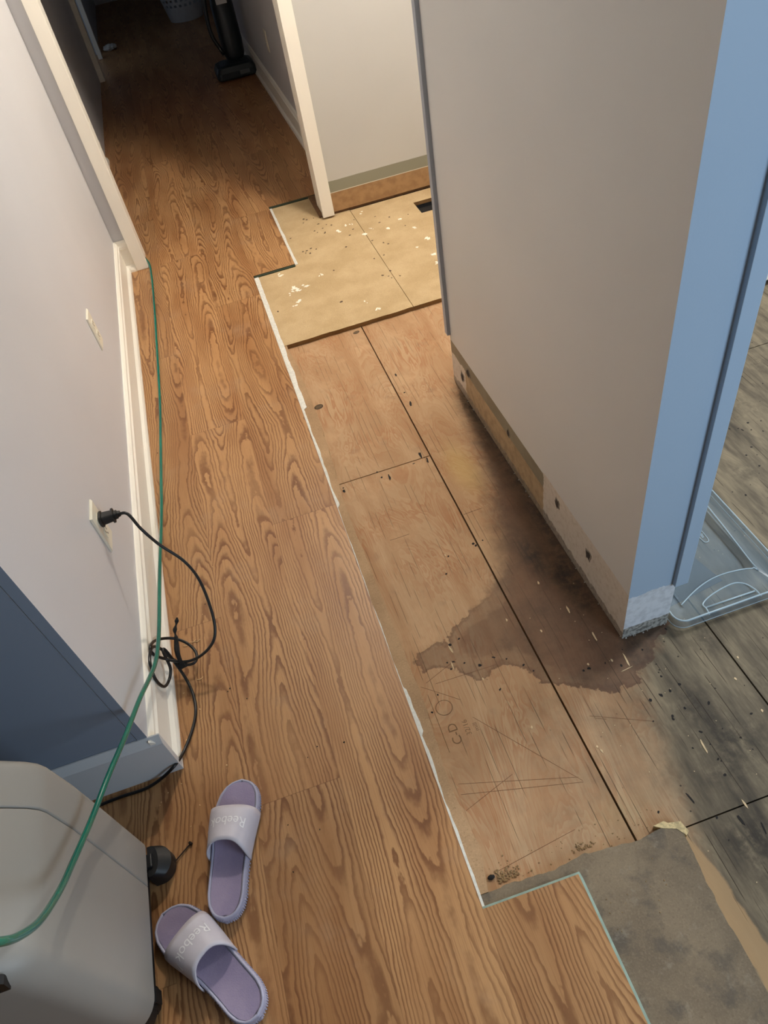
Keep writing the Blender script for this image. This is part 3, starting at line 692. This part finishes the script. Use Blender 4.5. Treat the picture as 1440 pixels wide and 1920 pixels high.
for nm in ('front_shell', 'rear_shell'):
    ob = bpy.data.objects[nm]; md = ob.modifiers.new('edges', 'EDGE_SPLIT'); md.split_angle = math.radians(35)
bm = bmesh.new(); prism(bm, rrect(-.95, -.534, .37, .665, .03, 5), .035, .090); o = bm_obj('base', bm, M_blk); in_world(o, app)
bm = bmesh.new(); gp_ = [(-.93, .487), (-.556, .487), (-.552, .512), (-.572, .548), (-.93, .548)]
loft(bm, [[(p[0], .3605, p[1]) for p in gp_], [(p[0], .372, p[1]) for p in gp_]]); o = bm_obj('grille', bm, M_blk); in_world(o, app)
bm = bmesh.new()
for k in range(5): add_box(bm, (-.92, .3592, .493+k*.0110), (-.566-.002*k, .3610, .498+k*.0110))
o2 = bm_obj('louvers', bm, M_blk, o); o2['kind'] = 'stuff'
for (cx, cy) in ((-.535, .655), (-.545, .42), (-.93, .65), (-.93, .39)):
    bm = bmesh.new(); bmesh.ops.create_cone(bm, segments=24, radius1=.024, radius2=.024, depth=.018, cap_ends=True, matrix=Matrix.Translation((cx, cy, .0245)) @ Matrix.Rotation(PI/2, 4, 'Y'))
    bmesh.ops.bevel(bm, geom=[e for e in bm.edges if e.is_boundary is False and len(e.link_faces) == 2 and e.calc_face_angle(0) > 1], offset=.004, segments=2, affect='EDGES')
    add_box(bm, (cx-.016, cy-.012, .020), (cx-.0115, cy+.012, .052), .002); add_box(bm, (cx+.0115, cy-.012, .020), (cx+.016, cy+.012, .052), .002)
    add_box(bm, (cx-.016, cy-.014, .048), (cx+.016, cy+.014, .056), .003)
    o = bm_obj('caster', bm, M_blk); in_world(o, app)
# hood of the far right caster sticks out below the body
bm = bmesh.new(); pts = [(-.53, .688)]+[(-.516+.029*math.sin(a), .655+.033*math.cos(a)) for a in [PI*k/14 for k in range(15)]]+[(-.53, .622)]
loft(bm, [[(p[0], p[1], .0035) for p in pts], [(p[0], p[1], .035) for p in pts], [(p[0]*.5-.265, p[1]*.9+.066, .050) for p in pts]])
o = bm_obj('caster_hood', bm, M_blk, None, True); md = o.modifiers.new('e', 'EDGE_SPLIT'); md.split_angle = .6; in_world(o, app)

# ---------------------------------------------------------------- slide sandals
def mat_footbed():
    g = G('lilac_footbed'); p = g.pos(True); n = g.noise(p, 70.0, 4.0, 0.7); x, y, z = g.sep(p)
    c = g.mix(g.ss(g.noise(p, 14.0, 4.0), .3, .7), sr(162, 148, 172), sr(144, 132, 160))
    c = g.mix(g.mul(g.ss(g.noise(p, 300.0, 2.0), .52, .7), .3), c, sr(142, 130, 168))
    g.bump(g.noise(p, 420.0, 2.0), 0.0008, .7)
    return g.fin(c, 0.8)
M_bed = mat_footbed(); M_sole = simple('lilac_sole', (172, 170, 190), 0.55, 0.08, 40); M_strap = simple('pale_lilac_strap', (204, 198, 206), 0.5, 0.05, 30); M_let = simple('white_print', (240, 238, 240), 0.5)
def halfw(t):      # t 0 heel .. 1 toe
    keys = [(0, 0), (.015, .016), (.04, .025), (.09, .0335), (.16, .0375), (.30, .0375), (.45, .0385), (.58, .0425), (.70, .0465), (.80, .0465), (.88, .042), (.94, .033), (.98, .019), (1, 0)]
    for (a, b), (c, d) in zip(keys, keys[1:]):
        if t <= c: u = (t-a)/(c-a); return b+(d-b)*u
    return 0
SL = .276
def outline_pts(s, n=40, off=0.0):
    ts = [.5-.5*math.cos(PI*i/n) for i in range(n+1)]
    cx = lambda t: .006*math.sin(PI*t)*s
    R = [(halfw(t)*1.0+cx(t), (t-.5)*SL) for t in ts]; L = [(-halfw(t)+cx(t), (t-.5)*SL) for t in ts[1:-1]]
    P = R+L[::-1]
    if off:
        C = Vector((0, 0)); out = []
        n = len(P)
        for i, p in enumerate(P):
            a, b = Vector(P[i-1]), Vector(P[(i+1) % n]); d = (b-a).normalized(); nr = Vector((d.y, -d.x))
            q = Vector(p)+nr*off; out.append((q.x, q.y))
        return out
    return P
_T = [PI*i/400 for i in range(401)]
_Q = [(.048*math.copysign(abs(math.cos(q))**.75, math.cos(q)), .055*abs(math.sin(q))**.62) for q in _T]
_L = [0.0]
for i in range(400): _L.append(_L[-1]+math.dist(_Q[i], _Q[i+1]))
def arc_th(a):
    return float(np.interp((1-a)/2*_L[-1], _L, _T))
def slide(loc, rz, s, label):
    t = empty('slide_sandal', loc, rz); t['label'] = label; t['category'] = 'sandal'; t['group'] = 'pair of lilac slide sandals'
    bm = bmesh.new(); th = lambda y: .026+.004*(.5-(y/SL+.5))
    rings = []
    for off, zf in ((-.004, 0), (-.001, .002), (.0, .006), (.0005, .5), (-.0003, .88), (-.0015, 1.0), (-.0045, 1.0), (-.006, .90), (-.008, .86)):
        P = outline_pts(s, 40, off); rings.append([(p[0], p[1], (th(p[1])*zf if zf >= .4 else zf)) for p in P])
    loft(bm, rings); bm_obj('sole', bm, M_sole, t, True)
    # serrated tread around the side
    bm = bmesh.new(); P = outline_pts(s, 60, .0004)
    for i in range(0, len(P)):
        a = Vector(P[i]); b = Vector(P[(i+1) % len(P)]); L = (b-a).length; n = max(1, int(L/.005))
        for k in range(n):
            c = a+(b-a)*(k+.5)/n; m_ = Matrix.Translation((c.x, c.y, .009)) @ Matrix.Rotation(math.atan2((b-a).y, (b-a).x), 4, 'Z')
            bmesh.ops.create_cube(bm, size=1, matrix=m_ @ Matrix.Diagonal((.0022, .0026, .012, 1)))
    r = bm_obj('tread_ribs', bm, M_sole, t); r['kind'] = 'stuff'
    bm = bmesh.new(); rings = []
    base = outline_pts(s, 40, -.0072)
    G_ = []
    for i in range(61):
        t_ = .028+.944*(.5-.5*math.cos(PI*i/60)); y_ = (t_-.5)*SL; w_ = max(.001, halfw(t_)-.0072)*(1 if .08 < t_ < .9 else 1)
        G_.append([bm.verts.new((.006*math.sin(PI*t_)*s+w_*q/8, y_, th(y_)*.90+.0012-.0020*(1-(q/8)**2)*math.sin(PI*t_))) for q in range(-8, 9)])
    for A_, B_ in zip(G_, G_[1:]):
        for q in range(16): bm.faces.new((A_[q], A_[q+1], B_[q+1], B_[q]))
    bm_obj('footbed', bm, M_bed, t, True)
    # strap
    def P3(a, b, o_=0.0):   # a: -1..1 across (right to left), b: 0 rear .. 1 front
        th_ = arc_th(a)        # a=1 -> right side(0), a=-1 -> left(pi), even along the arch
        rear = -.012+.017*abs(math.cos(th_))**2*-1.2+.006; front = .066
        y = (rear+(front-rear)*b)-.0*a
        wd = halfw(y/SL+.5)+.003; cxm = .006*math.sin(PI*(y/SL+.5))*s
        hgt = .052-.012*b
        e = .62
        return Vector((cxm+(wd+o_)*math.copysign(abs(math.cos(th_))**.75, math.cos(th_)), y, .009+(hgt+.022-.009+o_)*abs(math.sin(th_))**e))
    na, nb = 40, 8
    bm = bmesh.new()
    grid = [[bm.verts.new(P3(-1+2*i/na, j/nb)) for j in range(nb+1)] for i in range(na+1)]
    for i in range(na):
        for j in range(nb): bm.faces.new((grid[i][j], grid[i+1][j], grid[i+1][j+1], grid[i][j+1]))
    st = bm_obj('strap', bm, M_strap, t, True)
    md = st.modifiers.new('thickness', 'SOLIDIFY'); md.thickness = .0032; md.offset = 0
    # lettering wraps over the strap, reading from the toe side
    me = text_mesh('Reebok', 1.0)
    xs = [v.co.x for v in me.vertices]; wdt = max(xs)-min(xs); xm = min(xs)
    for v in me.vertices:
        a = .44-(v.co.x-xm)/wdt*.86
        b = .66-(v.co.y-.0)*.36
        q = P3(a, b, .0021); v.co = q
    bm_obj_ = link('lettering', me, M_let, st)
    bm = bmesh.new()
    for tri in (((-.47, .66), (-.57, .42), (-.52, .40)), ((-.56, .66), (-.64, .50), (-.61, .42))):
        vs = [bm.verts.new(P3(a, b, .0022)) for a, b in tri]; bm.faces.new(vs)
    bm_obj('logo_mark', bm, M_let, st)
    return t
slide((-.362, .640, .0003), math.radians(-16.0), -1, 'lilac slide sandal standing straighter on the oak laminate, farther from the camera')
slide((-.440, .448, .0003), math.radians(35.0), 1, 'lilac slide sandal turned sideways, its toe against the grey dehumidifier')

# ---------------------------------------------------------------- clear storage lid
gl = G('clear_plastic'); 
M_lid = gl.fin(sr(126, 146, 156), 0.2, 0.6, Alpha=0.40)
M_lidedge = G('clear_plastic_thick_edge').fin(sr(186, 206, 216), 0.25, 0.6, Alpha=0.6)
lid = empty('storage_bin_lid', (.88, 1.02, 0)); tag(lid, 'clear plastic storage bin lid lying on the grey plywood beside the blue wall end', 'bin lid')
z0 = ZP+.0015
def ring(i, z, r): return [(p[0], p[1], z0+z) for p in rrect(.7235+i, 1.037-i, .777+i, 1.32-i, max(.004, r-i), 8)]
bm = bmesh.new()
loft(bm, [ring(0, .002, .03), ring(0, .026, .03), ring(.004, .030, .03), ring(.009, .027, .03), ring(.014, .022, .03), ring(.040, .021, .03)], True, False, False)
def inner(i, z): # recessed panel outline with a bowed near edge
    pts = []
    for k in range(13):
        t = k/12; pts.append((.7635+i+(.977-.7635-2*i)*t, .838+i+.024*math.sin(PI*min(1, t*1.0))+.030*t-.012))
    pts += [(.982-i, .880+i), (.982-i, 1.26-i), (.7635+i, 1.26-i)]
    return [(p[0], p[1], z0+z) for p in pts]
o = bm_obj('rim', bm, M_lid, None, True); in_world(o, lid)
bm = bmesh.new(); loft(bm, [inner(0, .025), inner(.012, .012), inner(.013, .008)], True, False, True); o = bm_obj('recessed_panel', bm, M_lid); in_world(o, lid)
# flange between rim and panel
bm = bmesh.new(); A = ring(.040, .021, .03); B = inner(0, .025)
va = [bm.verts.new(p) for p in A]; vb = [bm.verts.new(p) for p in B]
ea = [bm.edges.new((va[i], va[(i+1) % len(va)])) for i in range(len(va))]; eb = [bm.edges.new((vb[i], vb[(i+1) % len(vb)])) for i in range(len(vb))]
bmesh.ops.triangle_fill(bm, use_beauty=True, edges=ea+eb); o = bm_obj('flange', bm, M_lid); in_world(o, lid)
bm = bmesh.new()
tube(bm, catmull([Vector(p)+Vector((0, 0, .0005)) for p in inner(0, .025)], 3), .0016, 6)
tube(bm, [Vector(p)+Vector((0, 0, .0)) for p in ring(.003, .030, .03)]+[Vector(ring(.003, .030, .03)[0])], .0022, 6)
tube(bm, [Vector(p) for p in ring(0.0, .006, .03)]+[Vector(ring(0, .006, .03)[0])], .0009, 6)
tube(bm, catmull([(.806, .7775, z0+.026), (.809, .795, z0+.026), (.812, .812, z0+.023), (.850, .828, z0+.022), (.905, .836, z0+.022), (.930, .826, z0+.022), (.940, .800, z0+.026), (.941, .7775, z0+.026)], 6), .0018, 6)
tube(bm, [(.812, .799, z0+.024), (.938, .797, z0+.024)], .0022, 6)
o = bm_obj('rim_bead', bm, M_lidedge, None, True); in_world(o, lid)
# embossed oval badge with small lettering
bm = bmesh.new(); oc = Vector((.935, 1.005)); 
ov = []
for k in range(33):
    a = 2*PI*k/32; yy = math.sin(a); xx = math.cos(a)
    ov.append((oc.x+.0085*math.copysign(abs(xx)**.6, xx), oc.y+.026*math.copysign(abs(yy)**.6, yy), z0+.0095))
tube(bm, ov, .0010, 5); o = bm_obj('embossed_badge', bm, M_lidedge); in_world(o, lid)
me = text_mesh('Sterilite', .0125, .0004)
for v in me.vertices: v.co = Vector((oc.x-.003+v.co.y, oc.y+.022-v.co.x*.82, z0+.0092+v.co.z))
o = link('embossed_lettering', me, M_lidedge); in_world(o, lid)
# blue sheet under the lid
bm = bmesh.new(); prism(bm, [(.745, .845), (.905, .866), (.880, .97), (.878, 1.10), (.745, 1.10)], ZP+.0002, ZP+.0012)
o = bm_obj('blue_sheet', bm, simple('blue_plastic', (14, 34, 58), 0.5)); tag(o, 'dark blue plastic scrap under the clear storage lid', 'scrap')

# ---------------------------------------------------------------- hallway things in the dark
M_vac = simple('vacuum_dark_plastic', (34, 44, 50), 0.35); M_vacg = simple('vacuum_grey', (90, 96, 100), 0.4)
vac = empty('vacuum_cleaner', (.46, 6.05, 0)); tag(vac, 'dark upright vacuum cleaner standing against the right side of the dark hallway', 'vacuum cleaner')
def loc_obj(name, bm, m, root, sm=False): return bm_obj(name, bm, m, root, sm)
bm = bmesh.new()
loft(bm, [[(p[0], p[1], z) for p in rrect(-.145+i, .145-i, -.12+i, .12-i, .03, 4)] for z, i in ((.012, .004), (.02, 0), (.055, .002), (.085, .018), (.095, .04))]); loc_obj('floor_head', bm, M_vac, vac)
bm = bmesh.new(); add_box(bm, (.02, -.124, .03), (.09, -.1195, .055), .002); loc_obj('head_badge', bm, M_vacg, vac)
bm = bmesh.new(); loft(bm, [[(.03+r*math.cos(a), .06+dy+r*.85*math.sin(a), z) for a in [2*PI*k/20 for k in range(20)]] for z, r, dy in ((.07, .05, 0), (.12, .075, .02), (.2, .08, .03), (.42, .078, .05), (.52, .06, .06), (.56, .03, .065))]); loc_obj('dust_canister', bm, M_vac, vac, True)
bm = bmesh.new(); tube(bm, [(.03, .12, .5), (.03, .16, .8), (.03, .20, 1.08)], .017, 12); tube(bm, catmull([(.03, .20, 1.08), (.03, .17, 1.14), (.03, .10, 1.13)], 5), .02, 10); loc_obj('handle', bm, M_vacg, vac, True)
bm = bmesh.new(); tube(bm, catmull([(-.05, .02, .14), (-.10, .05, .3), (-.06, .12, .55), (.0, .14, .7)], 6), .014, 8); loc_obj('hose', bm, M_vac, vac, True)
bm = bmesh.new(); add_box(bm, (-.015, -.03, .44), (.06, -.025, .475), .001); loc_obj('label_sticker', bm, simple('sticker_white', (210, 212, 214), 0.5), vac)
for sx in (-.12, .12):
    bm = bmesh.new(); bmesh.ops.create_cone(bm, segments=20, radius1=.022, radius2=.022, depth=.02, cap_ends=True, matrix=Matrix.Translation((sx, .10, .0225)) @ Matrix.Rotation(PI/2, 4, 'Y')); loc_obj('wheel', bm, M_vac, vac)
# laundry basket: tapered wall with rows of holes
bas = empty('laundry_basket', (.315, 8.30, .001)); tag(bas, 'white plastic laundry basket with round holes at the far end of the dark hallway', 'laundry basket')
M_bas = simple('basket_plastic', (196, 200, 204), 0.4)
bm = bmesh.new(); NA = 96; zs = [0, .06, .10, .12, .14, .16, .18, .20, .22, .24, .26, .28, .30, .36]
V = [[bm.verts.new(((.155+.075*z/.36)*math.cos(2*PI*k/NA), (.155+.075*z/.36)*math.sin(2*PI*k/NA), z)) for k in range(NA)] for z in zs]
for j in range(len(zs)-1):
    for k in range(NA):
        if j in (3, 5, 7, 9) and (k+(2 if j in (5, 9) else 0)) % 4 in (0, 1): continue
        bm.faces.new((V[j][k], V[j][(k+1) % NA], V[j+1][(k+1) % NA], V[j+1][k]))
bm.faces.new(V[0][::-1])
o = bm_obj('basket_body', bm, M_bas, bas); md = o.modifiers.new('t', 'SOLIDIFY'); md.thickness = .003
bm = bmesh.new(); tube(bm, [(.234*math.cos(2*PI*k/48), .234*math.sin(2*PI*k/48), .36) for k in range(49)], .010, 8, False); bm_obj('rim', bm, M_bas, bas, True)
# crumpled tissue
bm = bmesh.new(); bmesh.ops.create_icosphere(bm, subdivisions=4, radius=1)
for v in bm.verts:
    n_ = mnoise.noise(v.co*2.3)*.35+mnoise.noise(v.co*6)*.18
    v.co = v.co*(1+n_); v.co = Vector((v.co.x*.055, v.co.y*.06, max(-.9, v.co.z)*.022+.02))
o = bm_obj('crumpled_cloth', bm, simple('tissue_white', (214, 212, 206), 0.9), None, True); o.location = (-.43, 7.80, 0.0005); tag(o, 'small crumpled white cloth on the dark hallway floor by the left wall', 'cloth')

# ---------------------------------------------------------------- marks and crumbs on the floor
SPL = [(0.221, 2.824, 1.6), (0.264, 2.818, 1.5), (0.193, 2.783, .7), (0.213, 2.71, 1.0), (0.19, 2.691, .7), (0.184, 2.973, 1.1), (0.343, 2.874, 1.0), (0.508, 3.221, 1.3), (0.56, 3.262, .8), (0.585, 3.258, .6), (0.606, 3.125, 1.3), (0.655, 3.15, .6), (0.693, 3.073, .0),
       (0.72, 3.11, 1.0), (0.852, 2.92, 1.4), (0.83, 3.05, 1.0), (0.827, 2.766, 1.0), (0.812, 2.692, 1.0), (0.485, 2.489, 1.0), (0.46, 2.555, .6), (0.66, 3.34, .8), (.232, 2.80, 1.0), (.205, 2.81, .8), (.80, 3.16, .9), (.78, 2.86, .6)]
DOT = [(0.394, 3.443), (0.385, 3.404), (0.441, 3.424), (0.407, 3.428), (0.447, 3.349), (0.455, 3.293), (0.457, 3.248), (0.423, 3.266), (0.415, 3.289), (0.453, 3.239), (0.551, 3.149), (0.609, 3.289), (0.579, 3.197), (0.627, 3.04), (0.666, 2.992), (0.681, 2.97), (0.507, 3.05), (0.589, 2.876),
       (0.381, 3.11), (0.406, 2.876), (0.371, 2.611), (0.296, 3.283), (0.635, 2.884), (0.643, 2.678), (0.607, 2.68), (0.338, 3.12), (0.348, 3.086), (0.321, 3.12), (0.705, 3.261), (0.707, 3.19), (0.762, 3.215), (0.8, 3.09), (0.846, 3.189), (0.118, 2.679), (.36, 3.13), (.33, 3.10), (.62, 2.74), (.60, 2.70), (.58, 2.72), (.50, 3.30), (.48, 3.32)]
M_plas = simple('plaster_splatter', (236, 230, 212), 0.7, 0.1, 60); M_glue = simple('dark_glue_spot', (82, 58, 36), 0.7, 0.3, 60)
def splat_obj(parent, cond, name, lst, mat, base):
    bm = bmesh.new()
    for e in lst:
        if not cond(e[0]): continue
        s = e[2] if len(e) > 2 else R_.uniform(.6, 1.1)
        if s <= 0: continue
        if base > .006:
            for _ in range(3): flat_blob(bm, e[0]+R_.uniform(-.008, .008), e[1]+R_.uniform(-.012, .012), ZB, base*s*R_.uniform(.3, .8), base*s*R_.uniform(.25, .8), R_.uniform(0, PI), 10, .45, R_.uniform(.0003, .0008))
        else: flat_blob(bm, e[0], e[1], ZB, base*s*1.15, base*s*1.5, R_.uniform(0, PI), 7, .3)
    bm_obj(name, bm, mat, parent)['kind'] = 'stuff'
for pb, cond in ((PB1, lambda x: x < .6165), (PB2, lambda x: x >= .6165)):
    splat_obj(pb, cond, 'plaster_blotches', SPL, M_plas, .011); splat_obj(pb, cond, 'dark_spots', DOT, M_glue, .0042)

MOLD = [(0.198, 0.883), (0.195, 0.903), (0.21, 0.9), (0.218, 0.948), (0.284, 0.791), (0.233, 0.887), (0.375, 0.807), (0.245, 0.955), (0.303, 0.875), (0.145, 0.831), (0.118, 0.794), (0.495, 0.766), (0.535, 0.765), (0.565, 0.746), (0.632, 0.689), (0.631, 0.651), (0.601, 0.59), (0.637, 0.603),
        (0.69, 0.596), (0.637, 0.544), (0.636, 0.481), (0.602, 0.519), (0.629, 0.448), (0.704, 0.505), (0.468, 0.427), (0.566, 0.381), (0.58, 0.646), (0.607, 0.649), (0.603, 0.596), (0.481, 0.765), (0.658, 0.657), (0.756, 0.543), (0.423, 1.874), (0.425, 1.95), (0.226, 1.614),
        (0.233, 1.585), (0.342, 1.60), (0.111, 1.592), (0.286, 1.157), (0.312, 1.211), (0.418, 1.226), (0.394, 1.216), (0.265, 0.867), (0.63, 0.765), (0.708, 0.795), (1.262, 1.321), (1.268, 1.31), (1.247, 1.238), (1.215, 1.216), (1.22, 1.165), (1.315, 1.281), (1.123, 1.086), (1.045, 0.985),
        (.56, .60), (.33, .86), (.36, .83), (1.29, 1.30), (1.30, 1.33), (1.24, 1.33), (1.35, 1.22)]
bm = bmesh.new()
for x, y in MOLD: flat_blob(bm, x, y, ZP, R_.uniform(.0018, .0038), R_.uniform(.002, .005), R_.uniform(0, PI), 7, .3)
for _ in range(60):
    x, y = R_.uniform(.45, 1.6), R_.uniform(.1, 1.5)
    if x < .75 and y > .8: continue
    if abs(x-.8) < .01 or abs(x-.4) < .01 or abs(y-.384) < .01: continue
    if y < .36 and x < .50: continue
    flat_blob(bm, x, y, ZP, R_.uniform(.001, .0022), R_.uniform(.001, .003), R_.uniform(0, PI), 6, .3)
for (x, y, rx, ry) in ((.425, 1.885, .004, .012), (.4275, 2.06, .003, .008), (.373, 1.627, .004, .016), (.385, 1.595, .003, .012), (.255, 1.575, .003, .013), (.11, 1.578, .004, .007), (.39, 1.225, .004, .004), (.54, .43, .002, .012), (.605, .36, .0025, .014), (.635, .335, .002, .011)):
    flat_blob(bm, x, y, ZP, rx, ry, R_.uniform(-.2, .2), 9, .3)
o = bm_obj('black_mold_specks', bm, simple('nail_hole_black', (26, 21, 18), 0.9)); tag(o, 'scattered small black specks and nail holes on the bare plywood', 'specks', None, 'stuff')
# knots
for (x, y, rx, ry, an, lb) in ((.132, 2.015, .016, .013, .2, 'oval dark knot in the bare plywood beside the laminate edge'), (.372, 2.393, .013, .009, .3, 'round brown knot at the top of the long plywood seam')):
    bm = bmesh.new(); 
    ca, sa = math.cos(an), math.sin(an)
    for k, (f, z) in enumerate(((1, .0003), (.8, .0006))):
        pts = [(x+(rx*f*math.cos(q)*ca-ry*f*math.sin(q)*sa), y+(rx*f*math.cos(q)*sa+ry*f*math.sin(q)*ca)) for q in [2*PI*i/24 for i in range(24)]]
        prism(bm, pts, ZP-.0002, ZP+z, k, k)
    o = bm_obj('wood_knot', bm, [simple('knot_rim', (58, 42, 28), 0.9), simple('knot_core', (104, 84, 56), 0.85, 0.5, 160)]); tag(o, lb, 'wood knot')
# pale splinters on the plywood
SLV = [(0.216, 0.934), (0.204, 0.891), (0.525, 0.932), (0.547, 0.839), (0.583, 0.754), (0.625, 0.516), (0.63, 0.385), (0.438, 0.9), (0.306, 1.218), (0.312, 0.68), (0.426, 0.579), (0.422, 0.59), (0.552, 0.766), (0.498, 0.776), (0.258, 0.831), (0.374, 0.961), (0.494, 1.035), (0.811, 0.669), (0.775, 0.625), (0.78, 0.541)]
bm = bmesh.new()
for i, (x, y) in enumerate(SLV):
    L = .014 if i < 7 else .004; wd = .0022 if i < 7 else .0022
    flat_blob(bm, x, y, ZP+.0003, wd, L*R_.uniform(.6, 1.3), R_.uniform(-.25, .25), 7, .3, .0006)
flat_blob(bm, .571, .733, ZP+.0006, .016, .0009, .12, 6, .1, .0006)
for _ in range(70): flat_blob(bm, R_.uniform(.42, 1.1), R_.uniform(.2, .8) if R_.random() < .7 else R_.uniform(.8, 1.0), ZP+.0003, .0009, .0013, R_.uniform(0, PI), 5, .3, .0004) if True else None
o = bm_obj('wood_splinters', bm, simple('pale_splinter', (206, 180, 140), 0.8, 0.2, 90)); tag(o, 'scattered pale wood splinters and chips on the bare plywood', 'splinters', None, 'stuff')
# sawdust by the broken corner and by the far broken edge
bm = bmesh.new()
def crumb(x, y, z, s): bmesh.ops.create_icosphere(bm, subdivisions=1, radius=s, matrix=Matrix.Translation((x, y, z+s*.5)) @ Matrix.Rotation(R_.uniform(0, PI), 4, 'Z') @ Matrix.Diagonal((R_.uniform(.6, 1.9), 1, .6, 1)))
for _ in range(150):
    x = .120+abs(R_.gauss(0, .022)); y = .409+abs(R_.gauss(0, .012))
    crumb(x, y, ZP, R_.uniform(.0008, .0024))
for _ in range(40): crumb(.302+R_.gauss(0, .010), .412+abs(R_.gauss(0, .006)), ZP, R_.uniform(.0008, .002))
for _ in range(50): crumb(.11+R_.random()*.35, .400+R_.random()*.05, ZP, R_.uniform(.0006, .0013))
for _ in range(60): crumb(.28+R_.random()*.19, R_.uniform(.25, .37), ZB, R_.uniform(.0006, .0014)) if R_.random() < .3 else None
o = bm_obj('sawdust_crumbs', bm, simple('sawdust', (150, 122, 84), 0.95, 0.4, 400)); tag(o, 'small heap of sawdust crumbs at the broken particleboard edge', 'sawdust', None, 'stuff')
bm = bmesh.new(); bmesh.ops.create_icosphere(bm, subdivisions=2, radius=.006, matrix=Matrix.Translation((.110, .424, ZP+.003)) @ Matrix.Diagonal((1.3, .8, .5, 1)))
for v in bm.verts: v.co += Vector((mnoise.noise(v.co*300), mnoise.noise(v.co*310+Vector((5, 0, 0))), 0))*.002
o = bm_obj('black_debris_lump', bm, M_dark); tag(o, 'small black lump of debris beside the sawdust heap', 'debris')
# broken pale flap by the end of the long seam
bm = bmesh.new(); prism(bm, [(.440, .402), (.463, .404), (.468, .398), (.492, .393), (.497, .372), (.489, .366), (.478, .383), (.455, .392)], ZP+.0002, ZB+.0008)
o = bm_obj('splintered_chip', bm, simple('splintered_pale_wood', (206, 184, 136), 0.85, 0.4, 200)); tag(o, 'pale splintered chip at the corner of the stained grey particleboard', 'wood chip')
# crumbs on laminate
LD = [(-0.384, 1.189), (-0.39, 1.074), (-0.395, 1.192), (-0.413, 1.187), (-0.493, 0.811), (-0.51, 0.795), (-0.427, 0.758), (-0.451, 0.719), (-0.45, 0.893), (-0.462, 0.821), (-0.434, 1.049), (-0.024, 2.933), (-0.44, 2.129), (-0.443, 2.21), (-0.045, 2.946), (-0.4, 0.99), (-0.357, 0.827), (-0.44, .922), (-0.513, 0.789)]
LK = [(-0.328, 1.012), (-0.322, 1.018), (-0.286, 0.975), (-0.258, 0.556), (-0.188, 0.618), (-0.092, 0.784), (-0.152, 0.796), (-0.178, 0.779), (-.43, 2.0), (-.25, .65), (-.35, 1.3)]
bm = bmesh.new()
for i, (x, y) in enumerate(LD):
    if i < 4: tube(bm, catmull([(x-.008, y, .0012), (x, y-.003, .002), (x+.008, y+.002, .0014)], 4), .0010, 5)
    else: crumb(x, y, 0, R_.uniform(.0012, .0022))
for _ in range(70): crumb(R_.uniform(-.44, -.28), R_.uniform(.6, 2.4), 0, R_.uniform(.0004, .0009))
o = bm_obj('wood_shavings', bm, simple('pale_shaving', (214, 178, 130), 0.8)); tag(o, 'pale wood shavings and crumbs scattered on the oak laminate', 'wood shavings', None, 'stuff')
bm = bmesh.new()
for x, y in LK: crumb(x, y, 0, R_.uniform(.001, .002))
o = bm_obj('dark_crumbs', bm, M_dark); tag(o, 'dark crumbs scattered over the oak laminate', 'crumbs', None, 'stuff')
bm = bmesh.new(); tube(bm, catmull([(-.455, .683, .003), (-.475, .668, .004), (-.498, .650, .006)], 5), .0016, 6); tube(bm, [(-.457, .686, .004), (-.452, .680, .004)], .0028, 6)
o = bm_obj('twig', bm, simple('twig_dark', (44, 30, 22), 0.9)); tag(o, 'short dark twig beside the black caster of the dehumidifier', 'twig')

# ---- faded mill stamp on the plywood
M_stamp = G('faded_stamp_ink').fin(sr(112, 78, 52), 0.9, 0.1, Alpha=0.45)
stamp = empty('mill_stamp', (.15, .76, ZP)); tag(stamp, 'faded brown mill stamp printed on the bare plywood near the laminate edge', 'stamp')
def put_text(body, size, x, y):
    me = text_mesh(body, size)
    for v in me.vertices: v.co = Vector((x-v.co.y, y+v.co.x, ZP+.0004))
    o = link('stamp_lettering', me, M_stamp); in_world(o, stamp)
put_text('C-D', .030, .158, .700); put_text('32/16', .017, .184, .712); put_text('mill', .015, .203, .715)
bm = bmesh.new(); tube(bm, [(.158-.0105+.019*math.cos(a), .795+.019*math.sin(a), ZP+.0002) for a in [2*PI*k/28 for k in range(29)]], .0008, 4)
prism(bm, [(.1215, .690), (.1225, .690), (.1235, .84), (.1225, .84)], ZP, ZP+.0003)
o = bm_obj('stamp_border', bm, M_stamp); in_world(o, stamp)
# pencil lines
bm = bmesh.new()
def pl(a, b, r=.00045): tube(bm, [(a[0], a[1], ZP), ((a[0]+b[0])/2, (a[1]+b[1])/2, ZP+.0002), (b[0], b[1], ZP)], r, 5)
for a, b in (((.115, .618), (.355, .545)), ((.112, .595), (.36, .532)), ((.20, .75), (.36, .535)), ((.110, .56), (.23, .598)), ((.13, .87), (.22, .905)), ((.115, .865), (.19, .80)), ((.12, .43), (.30, .452)), ((.15, .86), (.30, .855)), ((.44, .66), (.56, .60)), ((.45, .65), (.47, .64))): pl(a, b)
o = bm_obj('pencil_line', bm, simple('faint_pencil', (120, 84, 58), 0.9)); tag(o, 'faint crossing pencil lines around the mill stamp on the plywood', 'pencil lines')
